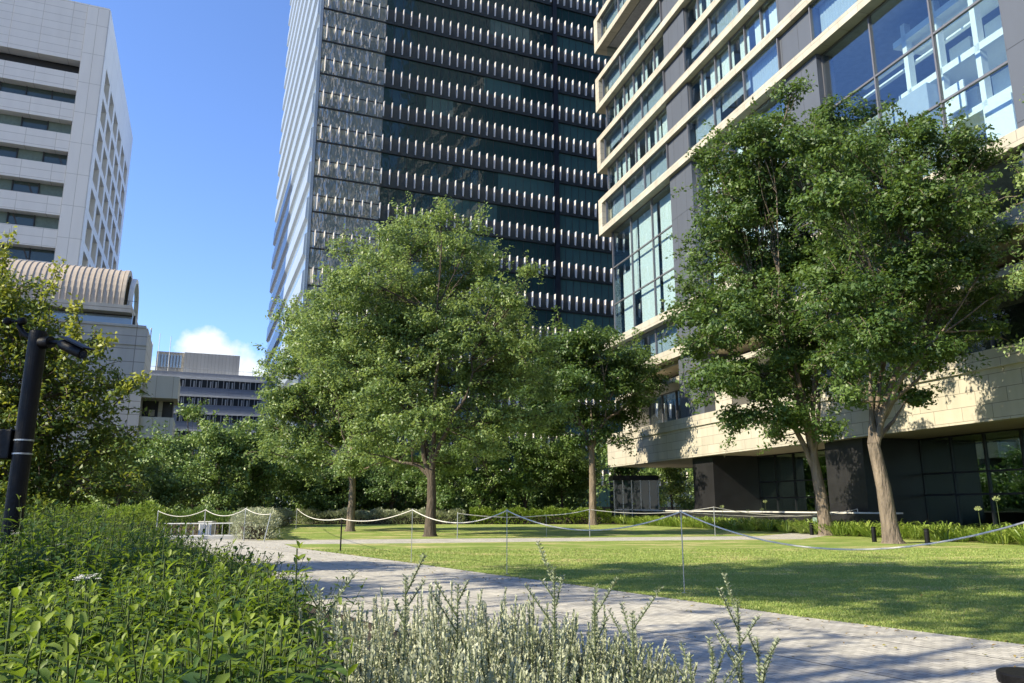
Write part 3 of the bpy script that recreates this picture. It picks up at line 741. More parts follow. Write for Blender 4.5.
# ================================================================ TREES
def limb(m, p0, p1, r0, r1, rg, n=6, seg=5, wob=.12, n_side=6, rise=0.0):
    """smoothly bending tapered limb"""
    p0 = np.array(p0, float); p1 = np.array(p1, float); Ld = np.linalg.norm(p1-p0)
    a = p0+np.array([0, 0, Ld*.34*rise])+(p1-p0)*.22+rg.normal(size=3)*wob*Ld*.12*(1-rise*.6); b = p0+(p1-p0)*.68+rg.normal(size=3)*wob*Ld*.5
    pts = []
    for i in range(seg+1):
        t = i/seg; q = 1-t; p = p0*q**3+a*3*q*q*t+b*3*q*t*t+p1*t**3
        if 0 < i < seg: p = p+rg.normal(size=3)*wob*Ld*.035
        pts.append(tuple(p))
    m.tube(pts, [r0+(r1-r0)*(i/seg)**.8 for i in range(seg+1)], n_side, cap=False)
    return pts
def tree(name, label, base, lobes, Y=None, group=None, cat='tree', trunk_r=.3, fork=2.6, trunks=None, leaf='leaf_camphor', bark='bark',
         LL=.15, dens=1.0, sub_r=.55, cover=1.0, seed=1, depth=2.2, tint_bias=0.0, lean=(0, 0), top_light=0.0, fill=.35, lobes3=None, sink=.05, spray=1.0):
    """lobes: (px, py, radius px[, depth offset m]) measured at distance Y, or lobes3 in metres"""
    rg = np.random.default_rng(seed)
    T = thing(name, (base[0], base[1], 0), label, cat, group)
    L3 = []
    if lobes3: L3 = [(np.array(l[:3], float), l[3]) for l in lobes3]
    else:
        for l in lobes:
            dy = l[3] if len(l) > 3 else rg.uniform(-depth, depth)
            P = PX(l[0], l[1], Y+dy); L3.append((np.array(P), l[2]*(Y+dy)/FOC*1.0))
    # wood
    m = MB(); bx, by = base[0], base[1]
    f = np.array([bx+lean[0], by+lean[1], fork])
    flare = [(bx, by, -sink), (bx+lean[0]*.04, by+lean[1]*.04, .12), (bx+lean[0]*.15, by+lean[1]*.15, .6), (bx+lean[0]*.5+.04, by+lean[1]*.5, fork*.55), tuple(f)]
    m.tube(flare, [trunk_r*1.7, trunk_r*1.22, trunk_r*1.03, trunk_r*.90, trunk_r*.74], 16, cap=False)
    m.tube([tuple(f-np.array([0, 0, .02])), (f[0]+.03, f[1], f[2]+.5), (f[0]+.12*rg.normal(), f[1]+.1, f[2]+1.5), (f[0]+.3*rg.normal(), f[1], f[2]+3)], [trunk_r*.74, trunk_r*.55, trunk_r*.32, trunk_r*.12], 12, cap=False)
    cen = np.mean([c for c, r in L3], 0)
    order = sorted(L3, key=lambda q: q[0][2])
    nodes = [f]
    mains = max(3, min(6, len(L3)//3))
    # main limbs aim at a few spread lobes; the rest branch off the closest limb point
    pts_all = []
    az = rg.permutation(len(L3))[:mains]
    for k in az:
        c, r = L3[k]; e = f+(c-f)*.62; pts = limb(m, f-np.array([0, 0, .45]), e, trunk_r*.52, trunk_r*.15, rg, seg=9, wob=.22, n_side=9, rise=1.0)
        pts_all += [(np.array(p), trunk_r*(.32-.24*i/9)) for i, p in enumerate(pts) if i > 2]
    centres = []; tw = []
    for c, r in L3:
        cand = [((np.linalg.norm(p-c)+max(0, p[2]-c[2])*1.5)*rg.uniform(.75, 1.35), i) for i, (p, q) in enumerate(pts_all)]
        i = min(cand)[1]; p, q = pts_all[i]
        pts = limb(m, p, c, max(.035, q*.7), .03, rg, seg=4, wob=.2, n_side=5); src = [np.array(x) for x in pts[1:]]
        ns = max(4, int(dens*(r/sub_r)**2*4.2))
        for j in range(ns):
            d = unit(rg.normal(size=3)); d[2] = d[2]*.85+.1
            rad = r*(np.clip(rg.normal(.85, .22), .4, 1.4) if rg.random() > fill else rg.uniform(.1, .6))
            s = c+d*rad*np.array([1, 1, .85])
            centres.append((s, sub_r*rg.uniform(.65, 1.25), d))
            if rg.random() < .55:
                a = src[rg.integers(len(src))]; tw.append((a, s))
    # loose sprays of leaves that break the outline
    SP = []
    for c, rr in L3:
        for j in range(int(spray*max(4, (rr/sub_r)**2*2.6))):
            d = unit(rg.normal(size=3)+np.array([0, 0, .25])); a = c+d*rr*rg.uniform(.75, 1.0)*np.array([1, 1, .85]); ln = sub_r*rg.uniform(1.0, 2.4)
            e = a+unit(d+rg.normal(size=3)*.35+np.array([0, 0, -.05]))*ln; mid = (a+e)/2+np.array([0, 0, ln*.12]); SP.append((a, mid, e)); m.tube([tuple(a), tuple(mid), tuple(e)], [.016, .01, .004], 3, cap=False)
    for a, s in tw: 
        mid = (a+s)/2+rg.normal(size=3)*.12+np.array([0, 0, -.05])
        m.tube([tuple(a), tuple(mid), tuple(s)], [.022, .014, .006], 3, cap=False)
    m.build('trunk', bark, T)
    # leaves
    Ps = []; Ns = []; Ts = []; zmin = min(c[2]-r for c, r in L3); zmax = max(c[2]+r for c, r in L3)
    for (s, r, d) in centres:
        n = int(cover*215*(r/.55)**2*(.15/LL)**1.6*.9)
        q = rg.normal(size=(n, 3)); q = unit(q)*(rg.random((n, 1))**.45)*r*np.array([1.15, 1.15, .62])
        P = s+q; nn = unit(unit(q)*.45+d*.35+np.array([0, 0, .55])+rg.normal(size=(n, 3))*.55)
        Ps.append(P); Ns.append(nn)
        Ts.append(np.clip(rg.normal(.42+tint_bias+rg.normal()*.19, .17, n), 0, 1))
    for a, mid, e in SP:
        n = int(46*np.linalg.norm(e-a)/1.2*(.16/LL)); q = rg.random((n, 1)); P = a*(1-q)**2+mid*2*q*(1-q)+e*q*q+rg.normal(size=(n, 3))*LL*.62
        Ps.append(P); Ns.append(unit(rg.normal(size=(n, 3))*.6+np.array([0, 0, .8]))); Ts.append(np.clip(rg.normal(.5+tint_bias+.15*rg.random(), .16, n), 0, 1))
    P = np.concatenate(Ps); Nn = np.concatenate(Ns); t = np.concatenate(Ts)
    keep = P[:, 2] > .15; P = P[keep]; Nn = Nn[keep]; t = t[keep]
    L_ = rg.uniform(.7, 1.25, len(P))*LL
    add_quads('crown', quad_leaves(P, Nn, L_, L_*.52, t, rg), t, leaf, T)
    return T

# the two big dark trees on the right
tree('broadleaf_tree', 'big dark green tree with thick pale forked trunk between two bollards', GR(893, 543), [
    (868, 175, 42), (925, 150, 42), (962, 165, 26), (905, 205, 45), (948, 235, 36), (865, 240, 48), (900, 285, 46), (845, 300, 42), (940, 300, 34), (968, 205, 22),
    (880, 340, 42), (925, 350, 32), (845, 365, 30), (950, 350, 22), (880, 388, 20), (915, 392, 14), (835, 205, 38), (985, 262, 18), (1000, 235, 14), (1006, 290, 14), (818, 150, 30), (985, 160, 13), (852, 400, 15), (935, 195, 34), (965, 260, 28), (975, 225, 22), (960, 325, 24), (978, 300, 16), (990, 330, 12), (925, 265, 36), (885, 190, 36), (850, 150, 24), (900, 130, 26)],
    Y=28.3, trunk_r=.28, fork=3.6, LL=.185, seed=21, depth=2.6, lean=(-.35, 0), group=None, sub_r=.52, cover=.95, bark='bark', spray=1.0, dens=.72, fill=.22)
tree('broadleaf_tree', 'big dark green tree whose leaning trunk stands by the pale green plate', GR(827, 535), [
    (792, 93, 16), (745, 150, 34), (790, 150, 36), (722, 185, 30), (765, 200, 42), (720, 245, 38), (770, 260, 46), (705, 300, 30), (740, 315, 42), (790, 320, 40), (700, 345, 24), (725, 375, 34),
    (765, 375, 38), (745, 415, 24), (785, 415, 28), (812, 380, 30), (815, 250, 38), (820, 430, 16), (712, 160, 16), (838, 120, 26), (850, 180, 30), (690, 318, 18), (760, 145, 30), (800, 190, 34), (745, 280, 34), (735, 225, 34), (790, 270, 34), (800, 350, 34), (775, 435, 16), (822, 340, 26), (825, 160, 24), (828, 215, 28), (832, 275, 28), (780, 125, 20), (770, 180, 30), (760, 320, 30), (748, 200, 26)],
    Y=36, trunk_r=.29, fork=3.4, LL=.205, seed=22, depth=2.8, lean=(-.28, .1), sub_r=.58, cover=.95, bark='bark', spray=1.0, dens=.72, fill=.22)
# central trees
tree('broadleaf_tree', 'tall light green tree with a dark trunk in front of the glass tower', GR(430, 536), [
    (395, 245, 24), (430, 240, 26), (465, 245, 26), (370, 280, 36), (415, 285, 38), (460, 285, 34), (495, 290, 22), (340, 285, 24), (335, 325, 34), (380, 330, 40), (430, 335, 42), (480, 330, 36),
    (515, 300, 14), (530, 270, 10), (310, 340, 24), (350, 370, 36), (400, 380, 42), (450, 385, 42), (495, 375, 34), (525, 350, 24), (420, 425, 32), (465, 425, 34), (505, 415, 28), (375, 415, 30), (545, 385, 18), (440, 215, 14), (405, 222, 12), (485, 445, 20), (320, 300, 16), (530, 425, 18), (400, 455, 20), (450, 462, 20), (365, 450, 20), (355, 345, 30), (395, 345, 32), (445, 340, 32), (505, 345, 28), (545, 350, 14), (555, 410, 16), (500, 380, 28), (410, 310, 32), (385, 385, 30), (380, 255, 20), (345, 250, 12), (480, 265, 18), (505, 320, 20)],
    Y=35, trunk_r=.235, fork=2.9, leaf='leaf_center', bark='bark_dark', LL=.16, seed=23, depth=2.6, sub_r=.5, cover=.70, tint_bias=.04, spray=1.2, dens=.72, fill=.22)
tree('broadleaf_tree', 'light green tree with a slim straight pale trunk on the far lawn', GR(350, 531), [
    (300, 320, 22), (320, 350, 28), (290, 365, 22), (350, 370, 30), (315, 395, 34), (285, 405, 22), (355, 410, 32), (380, 385, 26), (335, 435, 28), (300, 435, 24), (370, 440, 24), (395, 425, 20), (275, 430, 16), (350, 465, 16), (300, 345, 22), (290, 400, 24), (330, 375, 26), (310, 455, 18), (385, 460, 16), (268, 450, 12), (290, 455, 14)],
    Y=42, trunk_r=.21, fork=3.1, leaf='leaf_center', LL=.19, seed=24, depth=2.5, sub_r=.6, cover=.8)
tree('broadleaf_tree', 'dark spreading tree with a thin pale trunk before the far end of the stone building', GR(593, 524.5), [
    (560, 345, 22), (595, 345, 24), (630, 365, 22), (540, 375, 24), (575, 380, 26), (615, 385, 26), (645, 385, 15), (590, 415, 24), (560, 410, 22), (530, 400, 18), (625, 415, 18), (650, 375, 10), (605, 440, 14), (540, 350, 16), (575, 440, 14), (640, 350, 10), (570, 375, 24), (550, 395, 22), (585, 350, 20), (605, 370, 24), (640, 400, 12), (520, 420, 16), (545, 430, 16)],
    Y=58, trunk_r=.27, fork=5.6, leaf='leaf_camphor', LL=.26, seed=25, depth=3, sub_r=.85, cover=.85, tint_bias=.08)
# tree at the right edge, mostly outside the frame
tree('broadleaf_tree', 'light green tree leaning in from outside the right edge, only its outer twigs in view', (17.6, 20.5), None, lobes3=[
    (15.3, 20.2, 7.6, .9), (14.8, 20.6, 5.7, .55), (15.5, 20.4, 10.4, .9), (16.3, 20.3, 9.0, 1.3), (17.6, 20.5, 8.0, 1.7), (17.8, 20.6, 11, 1.8), (16.4, 20, 12.6, 1.2), (18.6, 21, 6.2, 1.4), (16.6, 20.4, 5.6, .8)],
    trunk_r=.22, fork=2.8, leaf='leaf_center', LL=.12, seed=26, sub_r=.42, cover=.8, tint_bias=.1)
# left tree behind the camera post, with yellow new shoots
tree('maple_tree', 'leafy tree with yellow green shoots rising behind the black camera post', (-10.6, 15.2), [
    (-10, 300, 36, 0), (20, 330, 40, 0), (-30, 380, 60, 0), (20, 395, 46, 0), (70, 385, 34, 0), (50, 430, 44, 0), (95, 410, 24, 0), (0, 460, 46, 0), (60, 470, 40, .5), (105, 450, 26, 0), (110, 485, 24, 0),
    (30, 500, 34, 0), (45, 350, 28, 0), (-40, 320, 50, 0), (120, 385, 9, 0), (-70, 420, 60, 0), (88, 350, 10, 0)],
    Y=15, trunk_r=.16, fork=1.9, leaf='leaf_left', LL=.095, seed=27, sub_r=.26, cover=.6, depth=.8, tint_bias=-.14, fill=.3)
def shoots():
    """long yellow green shoots of the left tree as separate twigs of leaves"""
    root = [o for o in bpy.data.objects if o.name == 'maple_tree'][0]; rg = np.random.default_rng(5)
    m = MB(); Ps = []; Ns = []; Ts = []
    for (a, b, c) in (((35, 330), (45, 300), (60, 262)), ((5, 310), (2, 270), (10, 228)), ((60, 350), (80, 325), (74, 302)), ((80, 365), (95, 345), (112, 338)), ((60, 365), (68, 345), (78, 328)), ((-10, 320), (-2, 280), (2, 250)), ((105, 400), (125, 385), (142, 378)), ((20, 320), (10, 300), (4, 288))):
        P = [np.array(PX(*p, 14.3)) for p in (a, b, c)]
        m.tube([tuple(p) for p in P], [.018, .012, .004], 4, cap=False)
        for i in range(150):
            t = rg.random()**.7; q = P[0]*(1-t)**2+P[1]*2*t*(1-t)+P[2]*t*t
            Ps.append(q+rg.normal(size=3)*.075); Ns.append(unit(rg.normal(size=3)+np.array([-.3, -.5, .4]))); Ts.append(np.clip(.35+.6*t+rg.normal()*.1, 0, 1))
    m.build('shoot', 'stem', root)
    P = np.array(Ps); n = len(P); L_ = rg.uniform(.08, .13, n); add_quads('shoot_leaves', quad_leaves(P, np.array(Ns), L_, L_*.55, np.array(Ts), rg), np.array(Ts), 'leaf_left', root)
shoots()
# tall street trees left of the frame; they shade the lawn and the path
tree('broadleaf_tree', 'tall tree standing beyond the left edge whose shade falls across the lawn', (-14.6, 5.4), None, lobes3=[
    (-14.5, 6, 14.5, 3.0), (-12.3, 7.5, 15.8, 2.4), (-16.5, 5, 16, 2.6), (-13, 4, 17, 2.4), (-15, 8.5, 13, 2.2), (-11.8, 5.2, 13.4, 1.8), (-14, 6, 18.2, 2)],
    trunk_r=.3, fork=6, leaf='leaf_center', LL=.24, seed=31, sub_r=.7, cover=.42, dens=.7, spray=.6)
tree('broadleaf_tree', 'second tall tree beyond the left edge, nearer the viewer, shading the right of the lawn', (-9.5, .5), None, lobes3=[
    (-9.5, .5, 14.5, 2.6), (-7.8, 2.4, 16, 2.0), (-10.5, -1, 16.5, 2.6), (-8.2, .2, 17.6, 2.0), (-7.2, 1.2, 14, 1.8), (-12, 2, 15, 2)],
    trunk_r=.3, fork=6, leaf='leaf_center', LL=.24, seed=32, sub_r=.7, cover=.42, dens=.7, spray=.6)
tree('broadleaf_tree', 'small tree beyond the left edge whose dappled shade reaches the path', (-9.2, 2.2), None, lobes3=[
    (-8.2, 3.0, 6.8, 1.0), (-9.6, 2.2, 7.8, 1.3), (-8.4, 1.6, 8.2, 1.0), (-10.4, 3.4, 6.6, 1.1)],
    trunk_r=.14, fork=3.5, leaf='leaf_center', LL=.16, seed=33, sub_r=.45, cover=.35, dens=.6, spray=.5)
tree('broadleaf_tree', 'slender tree beyond the left edge that shades the near end of the path', (-7.4, 4.2), None, lobes3=[
    (-6.5, 4.6, 5.6, .9), (-7.2, 4.0, 6.6, 1.0), (-6.3, 3.6, 6.4, .7), (-7.8, 5.2, 6.2, .9), (-6.0, 5.0, 6.9, .6)],
    trunk_r=.1, fork=2.6, leaf='leaf_center', LL=.14, seed=34, sub_r=.4, cover=.3, dens=.6, spray=.4)
tree('broadleaf_tree', 'round tree beyond the left edge beside the camera post, shading the back of the bed', (-12.2, 9.6), None, lobes3=[
    (-11.3, 9.6, 4.9, 1.4), (-12.4, 9.0, 6.0, 1.6), (-11.0, 8.6, 6.2, 1.2), (-12.6, 10.4, 5.2, 1.3), (-11.2, 8.0, 4.0, 1.0)],
    trunk_r=.14, fork=2.2, leaf='leaf_left', LL=.12, seed=35, sub_r=.42, cover=.7)
# wood behind the lawns: every tree one can make out
BACK = [  # px centre, py top, half width px, distance, tint
    (150, 455, 34, 44, .0, 'bushy tree behind the left shrubs, low and pale, next to the white rail'),
    (118, 440, 30, 40, .05, 'yellowish round tree at the foot of the barrel roofed building'),
    (180, 440, 34, 52, .02, 'spreading tree under the hanging beige block'),
    (218, 428, 38, 50, .05, 'broad green tree in front of the distant blue grey office'),
    (192, 408, 14, 56, .12, 'slim pale tree poking up before the distant office windows'),
    (262, 432, 36, 53, -.02, 'broad dark tree behind the silver hedge corner'),
    (300, 452, 34, 60, -.12, 'dark tree left of the slim pale trunk at the rear'),
    (345, 462, 34, 62, -.15, 'dark tree directly behind the slim pale trunk'),
    (392, 458, 34, 62, -.12, 'dark tree between the slim and the double trunks at the rear'),
    (440, 450, 32, 61, -.06, 'dark tree behind the double stemmed trunk'),
    (480, 432, 36, 60, .03, 'green layered tree right of the double stemmed trunk'),
    (525, 440, 34, 62, -.02, 'green tree at the rear in the middle of the hedge'),
    (562, 446, 30, 64, -.08, 'dark tree left of the thin pale trunk at the rear'),
    (620, 448, 22, 74, -.12, 'dark tree hiding the glass kiosk from the left'),
    (672, 464, 18, 76, .28, 'sunlit yellow green tree seen under the stone beam'),
    (648, 470, 14, 82, -.05, 'dark tree beyond the glass kiosk'),
    (700, 470, 18, 84, -.1, 'dark tree beyond the first granite pier')]
for i, (px, py, hw, Y, tb, lab) in enumerate(BACK):
    rg = random.Random(100+i); top = py; bot = 506
    lob = []
    for k in range(7 if hw > 20 else 5):
        t = (k+.5)/7; yy = top+hw*.3+(bot-top-hw*.4)*(k % 4)/3.4
        lob.append((px+rg.uniform(-.75, .75)*hw*(1 if k % 4 else .5), yy, hw*rg.uniform(.42, .62)))
    b = PX(px, 506, Y)
    tree('woodland_tree', lab, (b[0], b[1]), lob, Y=Y, trunk_r=.13, fork=1.6, leaf='leaf_back', bark='bark_dark', LL=.21 if Y < 70 else .3, seed=200+i, depth=1.8, sub_r=.62 if Y < 70 else .9, cover=.8, tint_bias=tb+.08, fill=.4, spray=1.3)
# dense growth behind those trees
def thicket():
    rg = np.random.default_rng(9); n = 42000
    seg = [((-40, 52), (-22, 66)), ((-22, 66), (6, 70))]
    P = []
    for k, (a, b) in enumerate(seg):
        t = rg.random(n//2); x = a[0]+(b[0]-a[0])*t+rg.normal(size=n//2)*1.4; y = a[1]+(b[1]-a[1])*t+rg.normal(size=n//2)*1.4
        z = rg.random(n//2)**.8*(4.2+1.0*np.sin(x*.9)+.7*np.sin(x*2.3))
        P.append(np.stack([x, y, z], 1))
    P = np.concatenate(P); nn = unit(rg.normal(size=P.shape)+np.array([0, -.4, .6])); t = np.clip(rg.normal(.28, .15, len(P)), 0, 1)
    L_ = rg.uniform(.25, .45, len(P)); o = add_quads('thicket', quad_leaves(P, nn, L_, L_*.6, t, rg), t, 'leaf_back', None)
    tag(o, 'dense dark growth closing the view behind the trees', 'undergrowth', kind='stuff')
thicket()

# ================================================================ HEDGES AND PLANTING
def mass(name, label, line, width, height, n, L, mat, cat='hedge', kind=None, upright=.6, seed=1, tb=0, wr=.3, group=None):
    """clipped or loose planting along a polyline, made of small upright leaves on a bushy body"""
    rg = np.random.default_rng(seed); line = [np.array(p, float) for p in line]
    ln = [np.linalg.norm(line[i+1]-line[i]) for i in range(len(line)-1)]; tot = sum(ln)
    s = rg.random(n)*tot; X = np.zeros((n, 2)); Nv = np.zeros((n, 2)); acc = 0
    for i, l in enumerate(ln):
        k = (s >= acc) & (s <= acc+l); t = ((s[k]-acc)/l)[:, None]; X[k] = line[i]*(1-t)+line[i+1]*t
        d = (line[i+1]-line[i])/l; Nv[k] = (-d[1], d[0]); acc += l
    w = rg.uniform(-1, 1, n); ph = s*1.7
    hh = height*(1-.35*np.abs(w)**4)*(1+.10*np.sin(ph*1.3)+.08*np.sin(ph*3.1+1)+.05*np.sin(ph*7+2))
    z = hh*np.where(rg.random(n) < .55, rg.uniform(.85, 1.05, n), rg.random(n))
    P = np.concatenate([X+Nv*(w*width/2)[:, None], z[:, None]], 1)
    D = unit(np.concatenate([Nv*w[:, None]*.6+rg.normal(size=(n, 2))*.45, np.full((n, 1), upright)], 1))
    t = np.clip(rg.normal(.45+tb, .18, n), 0, 1); Ls = L*rg.uniform(.6, 1.3, n)
    V = long_leaves(P, D, Ls, Ls*wr, np.full(n, .15), rg)
    b = line[0]; T = thing(name, (b[0], b[1], 0), label, cat, group)
    core = MB()
    for i in range(len(line)-1):
        d = (line[i+1]-line[i])/ln[i]; F = Frame(tuple(line[i]), tuple(d), (-d[1], d[0])); core.box(F, 1.4 if i == 0 else 0, ln[i]-.8*(i == len(line)-2), -width*.3, width*.3, 0, height*.5)
    core.build('stems', 'bark_dark', T)
    o = add_long('foliage', V, t, mat, T)
    if kind: T['kind'] = kind
    return T
mass('silver_hedge', 'silvery green hedge curving round the left end of the far lawn', [(-9.9, 30.6), (-12.2, 36), (-14.6, 45), (-16.4, 56)], 1.6, .95, 22000, .17, 'leaf_silver', seed=1)
mass('silver_hedge', 'low silvery green hedge along the back of the far lawn behind the slim pale trunk', [(-16.2, 58.6), (-9, 58.6), (-3.5, 58.6)], 1.8, .9, 12000, .22, 'leaf_silver', seed=2, tb=-.1)
mass('shrub_border', 'yellow green shrub border behind the double trunk at the back of the far lawn', [(-3.2, 59), (3, 59.4), (7.5, 59.6)], 1.8, 1.0, 11000, .24, 'leaf_strap', seed=3, tb=-.05, cat='shrub border')
mass('shrub_border', 'bright yellow green shrubs beside the white rail at the left', [(-19, 33), (-14.5, 32.8)], 1.8, 1.2, 8000, .16, 'leaf_strap', seed=4, cat='shrub border', tb=.05)
mass('shrub_border', 'dim green shrub border behind the white rail', [(-18, 38), (-12.5, 36)], 1.6, 1.0, 7000, .17, 'leaf_back', seed=14, cat='shrub border', tb=.15)
def straps():
    """strap-leaved perennials in a continuous bed along the foot of the stone building"""
    rg = np.random.default_rng(12); B = []; D = []; Ls = []; Ts = []
    for u in np.arange(24, 64, .62):
        for w in (4.4, 3.7, 3.0, 2.3):
            c = FR.p(u+rg.uniform(-.25, .25), w+rg.uniform(-.25, .25), 0); n = 46; a = rg.random(n)*6.28; r = rg.random(n)*.2; k = rg.uniform(.75, 1.15); tb = rg.normal()*.1
            for i in range(n):
                B.append((c[0]+math.cos(a[i])*r[i], c[1]+math.sin(a[i])*r[i], 0)); D.append((math.cos(a[i])*.55+rg.normal()*.15, math.sin(a[i])*.55+rg.normal()*.15, 1)); Ls.append(rg.uniform(.85, 1.35)*k); Ts.append(np.clip(.5+tb+rg.normal()*.17, 0, 1))
    c = FR.p(44, 3.4, 0); T = thing('strap_leaf_bed', c, 'bed of bright green arching strap leaves along the foot of the stone building', 'plants'); T['kind'] = 'stuff'
    n = len(B); V = long_leaves(np.array(B), np.array(D), np.array(Ls), np.full(n, .055), np.full(n, .45), rg); add_long('leaves', V, np.array(Ts), 'leaf_strap', T)
    for k, (px, py, Y, lab) in enumerate(((722, 506, 46, 'seed head on a stalk before the middle of the first granite pier'), (762, 509, 44, 'seed head on a stalk at the right end of the first granite pier'), (634, 503, 58, 'seed head on a stalk before the glass kiosk'), (765, 501, 45, 'upper seed head right of the first granite pier'), (996, 498, 27, 'pale seed head on a tall stalk at the far right'), (978, 508, 28, 'lower seed head on a stalk at the far right'), (748, 510, 44, 'pale round seed head before the first granite pier'))):
        P = PX(px, py, Y); T = thing('flower_stalk', (P[0], P[1], 0), lab, 'flower', None)
        m = MB(); m.tube([(P[0]+.04, P[1], 0), P], [.012, .008], 4); m.build('stalk', 'stem', T); hd = MB()
        for i in range(40):
            d = unit(rg.normal(size=3))*.13; hd.tube([P, (P[0]+d[0], P[1]+d[1], P[2]+d[2]*.7)], [.003, .010], 4)
        hd.build('seed_head', 'seed', T)
M['seed'] = plain('seed_heads', (.28, .33, .14), .8)
straps()

# ================================================================ FOREGROUND BED
def ytop(x):
    return np.interp(x, [-400, 0, 60, 100, 140, 180, 220, 260, 300, 330, 400], [500, 500, 503, 510, 522, 540, 552, 568, 590, 640, 720])
def pxof(X, Y): return 512+X/Y*775
def bed_plants(label, n_st, ymin, ymax, hbase, spacing, LL, nf, seed, frac_w=.33, mat='leaf_bed'):
    rg = np.random.default_rng(seed); St = []
    tries = 0
    while len(St) < n_st and tries < n_st*30:
        tries += 1
        Y = ymin+(ymax-ymin)*rg.random()**1.0; px = rg.uniform(-60, 345); X = (px-512)/775*Y
        edge = -3.9+(12.5-Y)*.69
        if Y < 6 and X > -.30*Y+.05: continue
        if X > edge-.15: continue
        lim = EYE-(ytop(px)-506)/770*Y
        h = min(hbase+.12*rg.normal(), lim+rg.normal()*.03)
        if Y < 3.2: h = min(h, EYE-(570+30*(3.2-Y)-506)/770*Y+rg.normal()*.02)
        h -= .13*max(0, math.sin(X*3.1+1)*math.sin(Y*2.3)+.3*math.sin(X*7+Y*5))
        if h < .2: continue
        St.append((X, Y, h, px))
    B = []; D = []; Ls = []; Ts = []; m = MB()
    for (X, Y, h, px) in St:
        lean = rg.normal(size=2)*.17*min(1, Y/3.5); k = int((h*.62)/spacing); a0 = rg.random()*3.14; tb = rg.normal()*.14; sz = rg.uniform(.65, 1.25)
        m.tube([(X, Y, h*.2), (X+lean[0]*.5, Y+lean[1]*.5, h*.6), (X+lean[0], Y+lean[1], h)], [.0035, .003, .0015], 3, cap=False)
        for j in range(k):
            t = 1-j/max(1, k)*.62; z = h*t; x = X+lean[0]*t; y = Y+lean[1]*t; a0 += math.pi/2+rg.normal()*.15
            young = max(0, 1-j/2.2)
            for q in range(2 if nf == 2 else 3):
                a = a0+q*2*math.pi/(2 if nf == 2 else 3); el = .15+.75*young+rg.normal()*.32
                B.append((x, y, z)); D.append((math.cos(a)*math.cos(el), math.sin(a)*math.cos(el), math.sin(el)))
                Ls.append(LL*sz*(.45+.55*min(1, j/3)) * rg.uniform(.7, 1.25)); Ts.append(np.clip(.36+.42*young+tb+rg.normal()*.09, 0, 1))
    B = np.array(B); n = len(B)
    T = thing('perennial_bed', (float(B[:, 0].mean()), float(B[:, 1].mean()), 0), label, 'plants'); T['kind'] = 'stuff'
    m.build('stems', 'stem', T)
    V = long_leaves(B, np.array(D), np.array(Ls), np.array(Ls)*frac_w, rg.uniform(.15, .5, n), rg)
    add_long('leaves', V, np.array(Ts), mat, T)
bed_plants('dense bed of leafy green perennials filling the lower left, nearest rows', 1500, 1.15, 4.2, 1.02, .036, .080, 2, 51)
bed_plants('dense bed of leafy green perennials in the lower left, middle rows', 2600, 4.0, 10.5, 1.12, .06, .085, 2, 52)
bed_plants('feathery green planting at the back of the left bed beside the camera post', 1500, 9.5, 24, 1.18, .09, .13, 2, 53, frac_w=.2)
def single_plant(label, px, ytip, Y, LL=.085, k=11, seed=1, tb=.2, low=.3):
    rg = np.random.default_rng(seed); P = PX(px, ytip, Y); T = thing('leafy_plant', (P[0], P[1], 0), label, 'plant')
    h = P[2]; m = MB(); m.tube([(P[0]-.03, P[1], 0), (P[0]+.01, P[1], h*.6), P], [.006, .005, .003], 5); m.build('stem', 'stem', T)
    B = []; D = []; Ls = []; Ts = []; a0 = rg.random()*3
    for j in range(k):
        z = h-j*.045; a0 += math.pi/2+rg.normal()*.12; young = max(0, 1-j/2.4)
        for q in range(2):
            a = a0+q*math.pi; el = .2+1.0*young+rg.normal()*.12
            B.append((P[0]+.01*(z/h), P[1], z)); D.append((math.cos(a)*math.cos(el), math.sin(a)*math.cos(el), math.sin(el))); Ls.append(LL*(.5+.5*min(1, j/3))); Ts.append(np.clip(.55+tb+.3*young-.03*j, 0, 1))
    n = len(B); V = long_leaves(np.array(B), np.array(D), np.array(Ls), np.array(Ls)*.4, rg.uniform(.1, .4, n), rg); add_long('leaves', V, np.array(Ts), 'leaf_bed', T)
for (px, yt, Y, lab, sd_) in ((297, 548, 3.0, 'tall bright green leafy shoot standing out against the path', 1), (42, 606, 1.9, 'bright yellow green leafy shoot low at the left edge', 2),
    (195, 588, 2.3, 'fresh green leafy shoot in the middle of the left bed', 3), (165, 558, 2.9, 'slender green shoot rising behind the white flower head', 4), (12, 598, 1.8, 'green shoot cut by the left edge of the picture', 5),
    (245, 622, 2.1, 'bright shoot low in the bed left of the silver shrubs', 6), (268, 572, 2.9, 'green shoot just left of the shoot against the path', 7), (130, 598, 2.4, 'green shoot below the white flower head', 8), (215, 632, 1.9, 'yellow green shoot at the bottom of the left bed', 9), (88, 590, 2.4, 'green shoot left of the white flower head', 10)):
    single_plant(lab, px, yt, Y, seed=60+sd_)
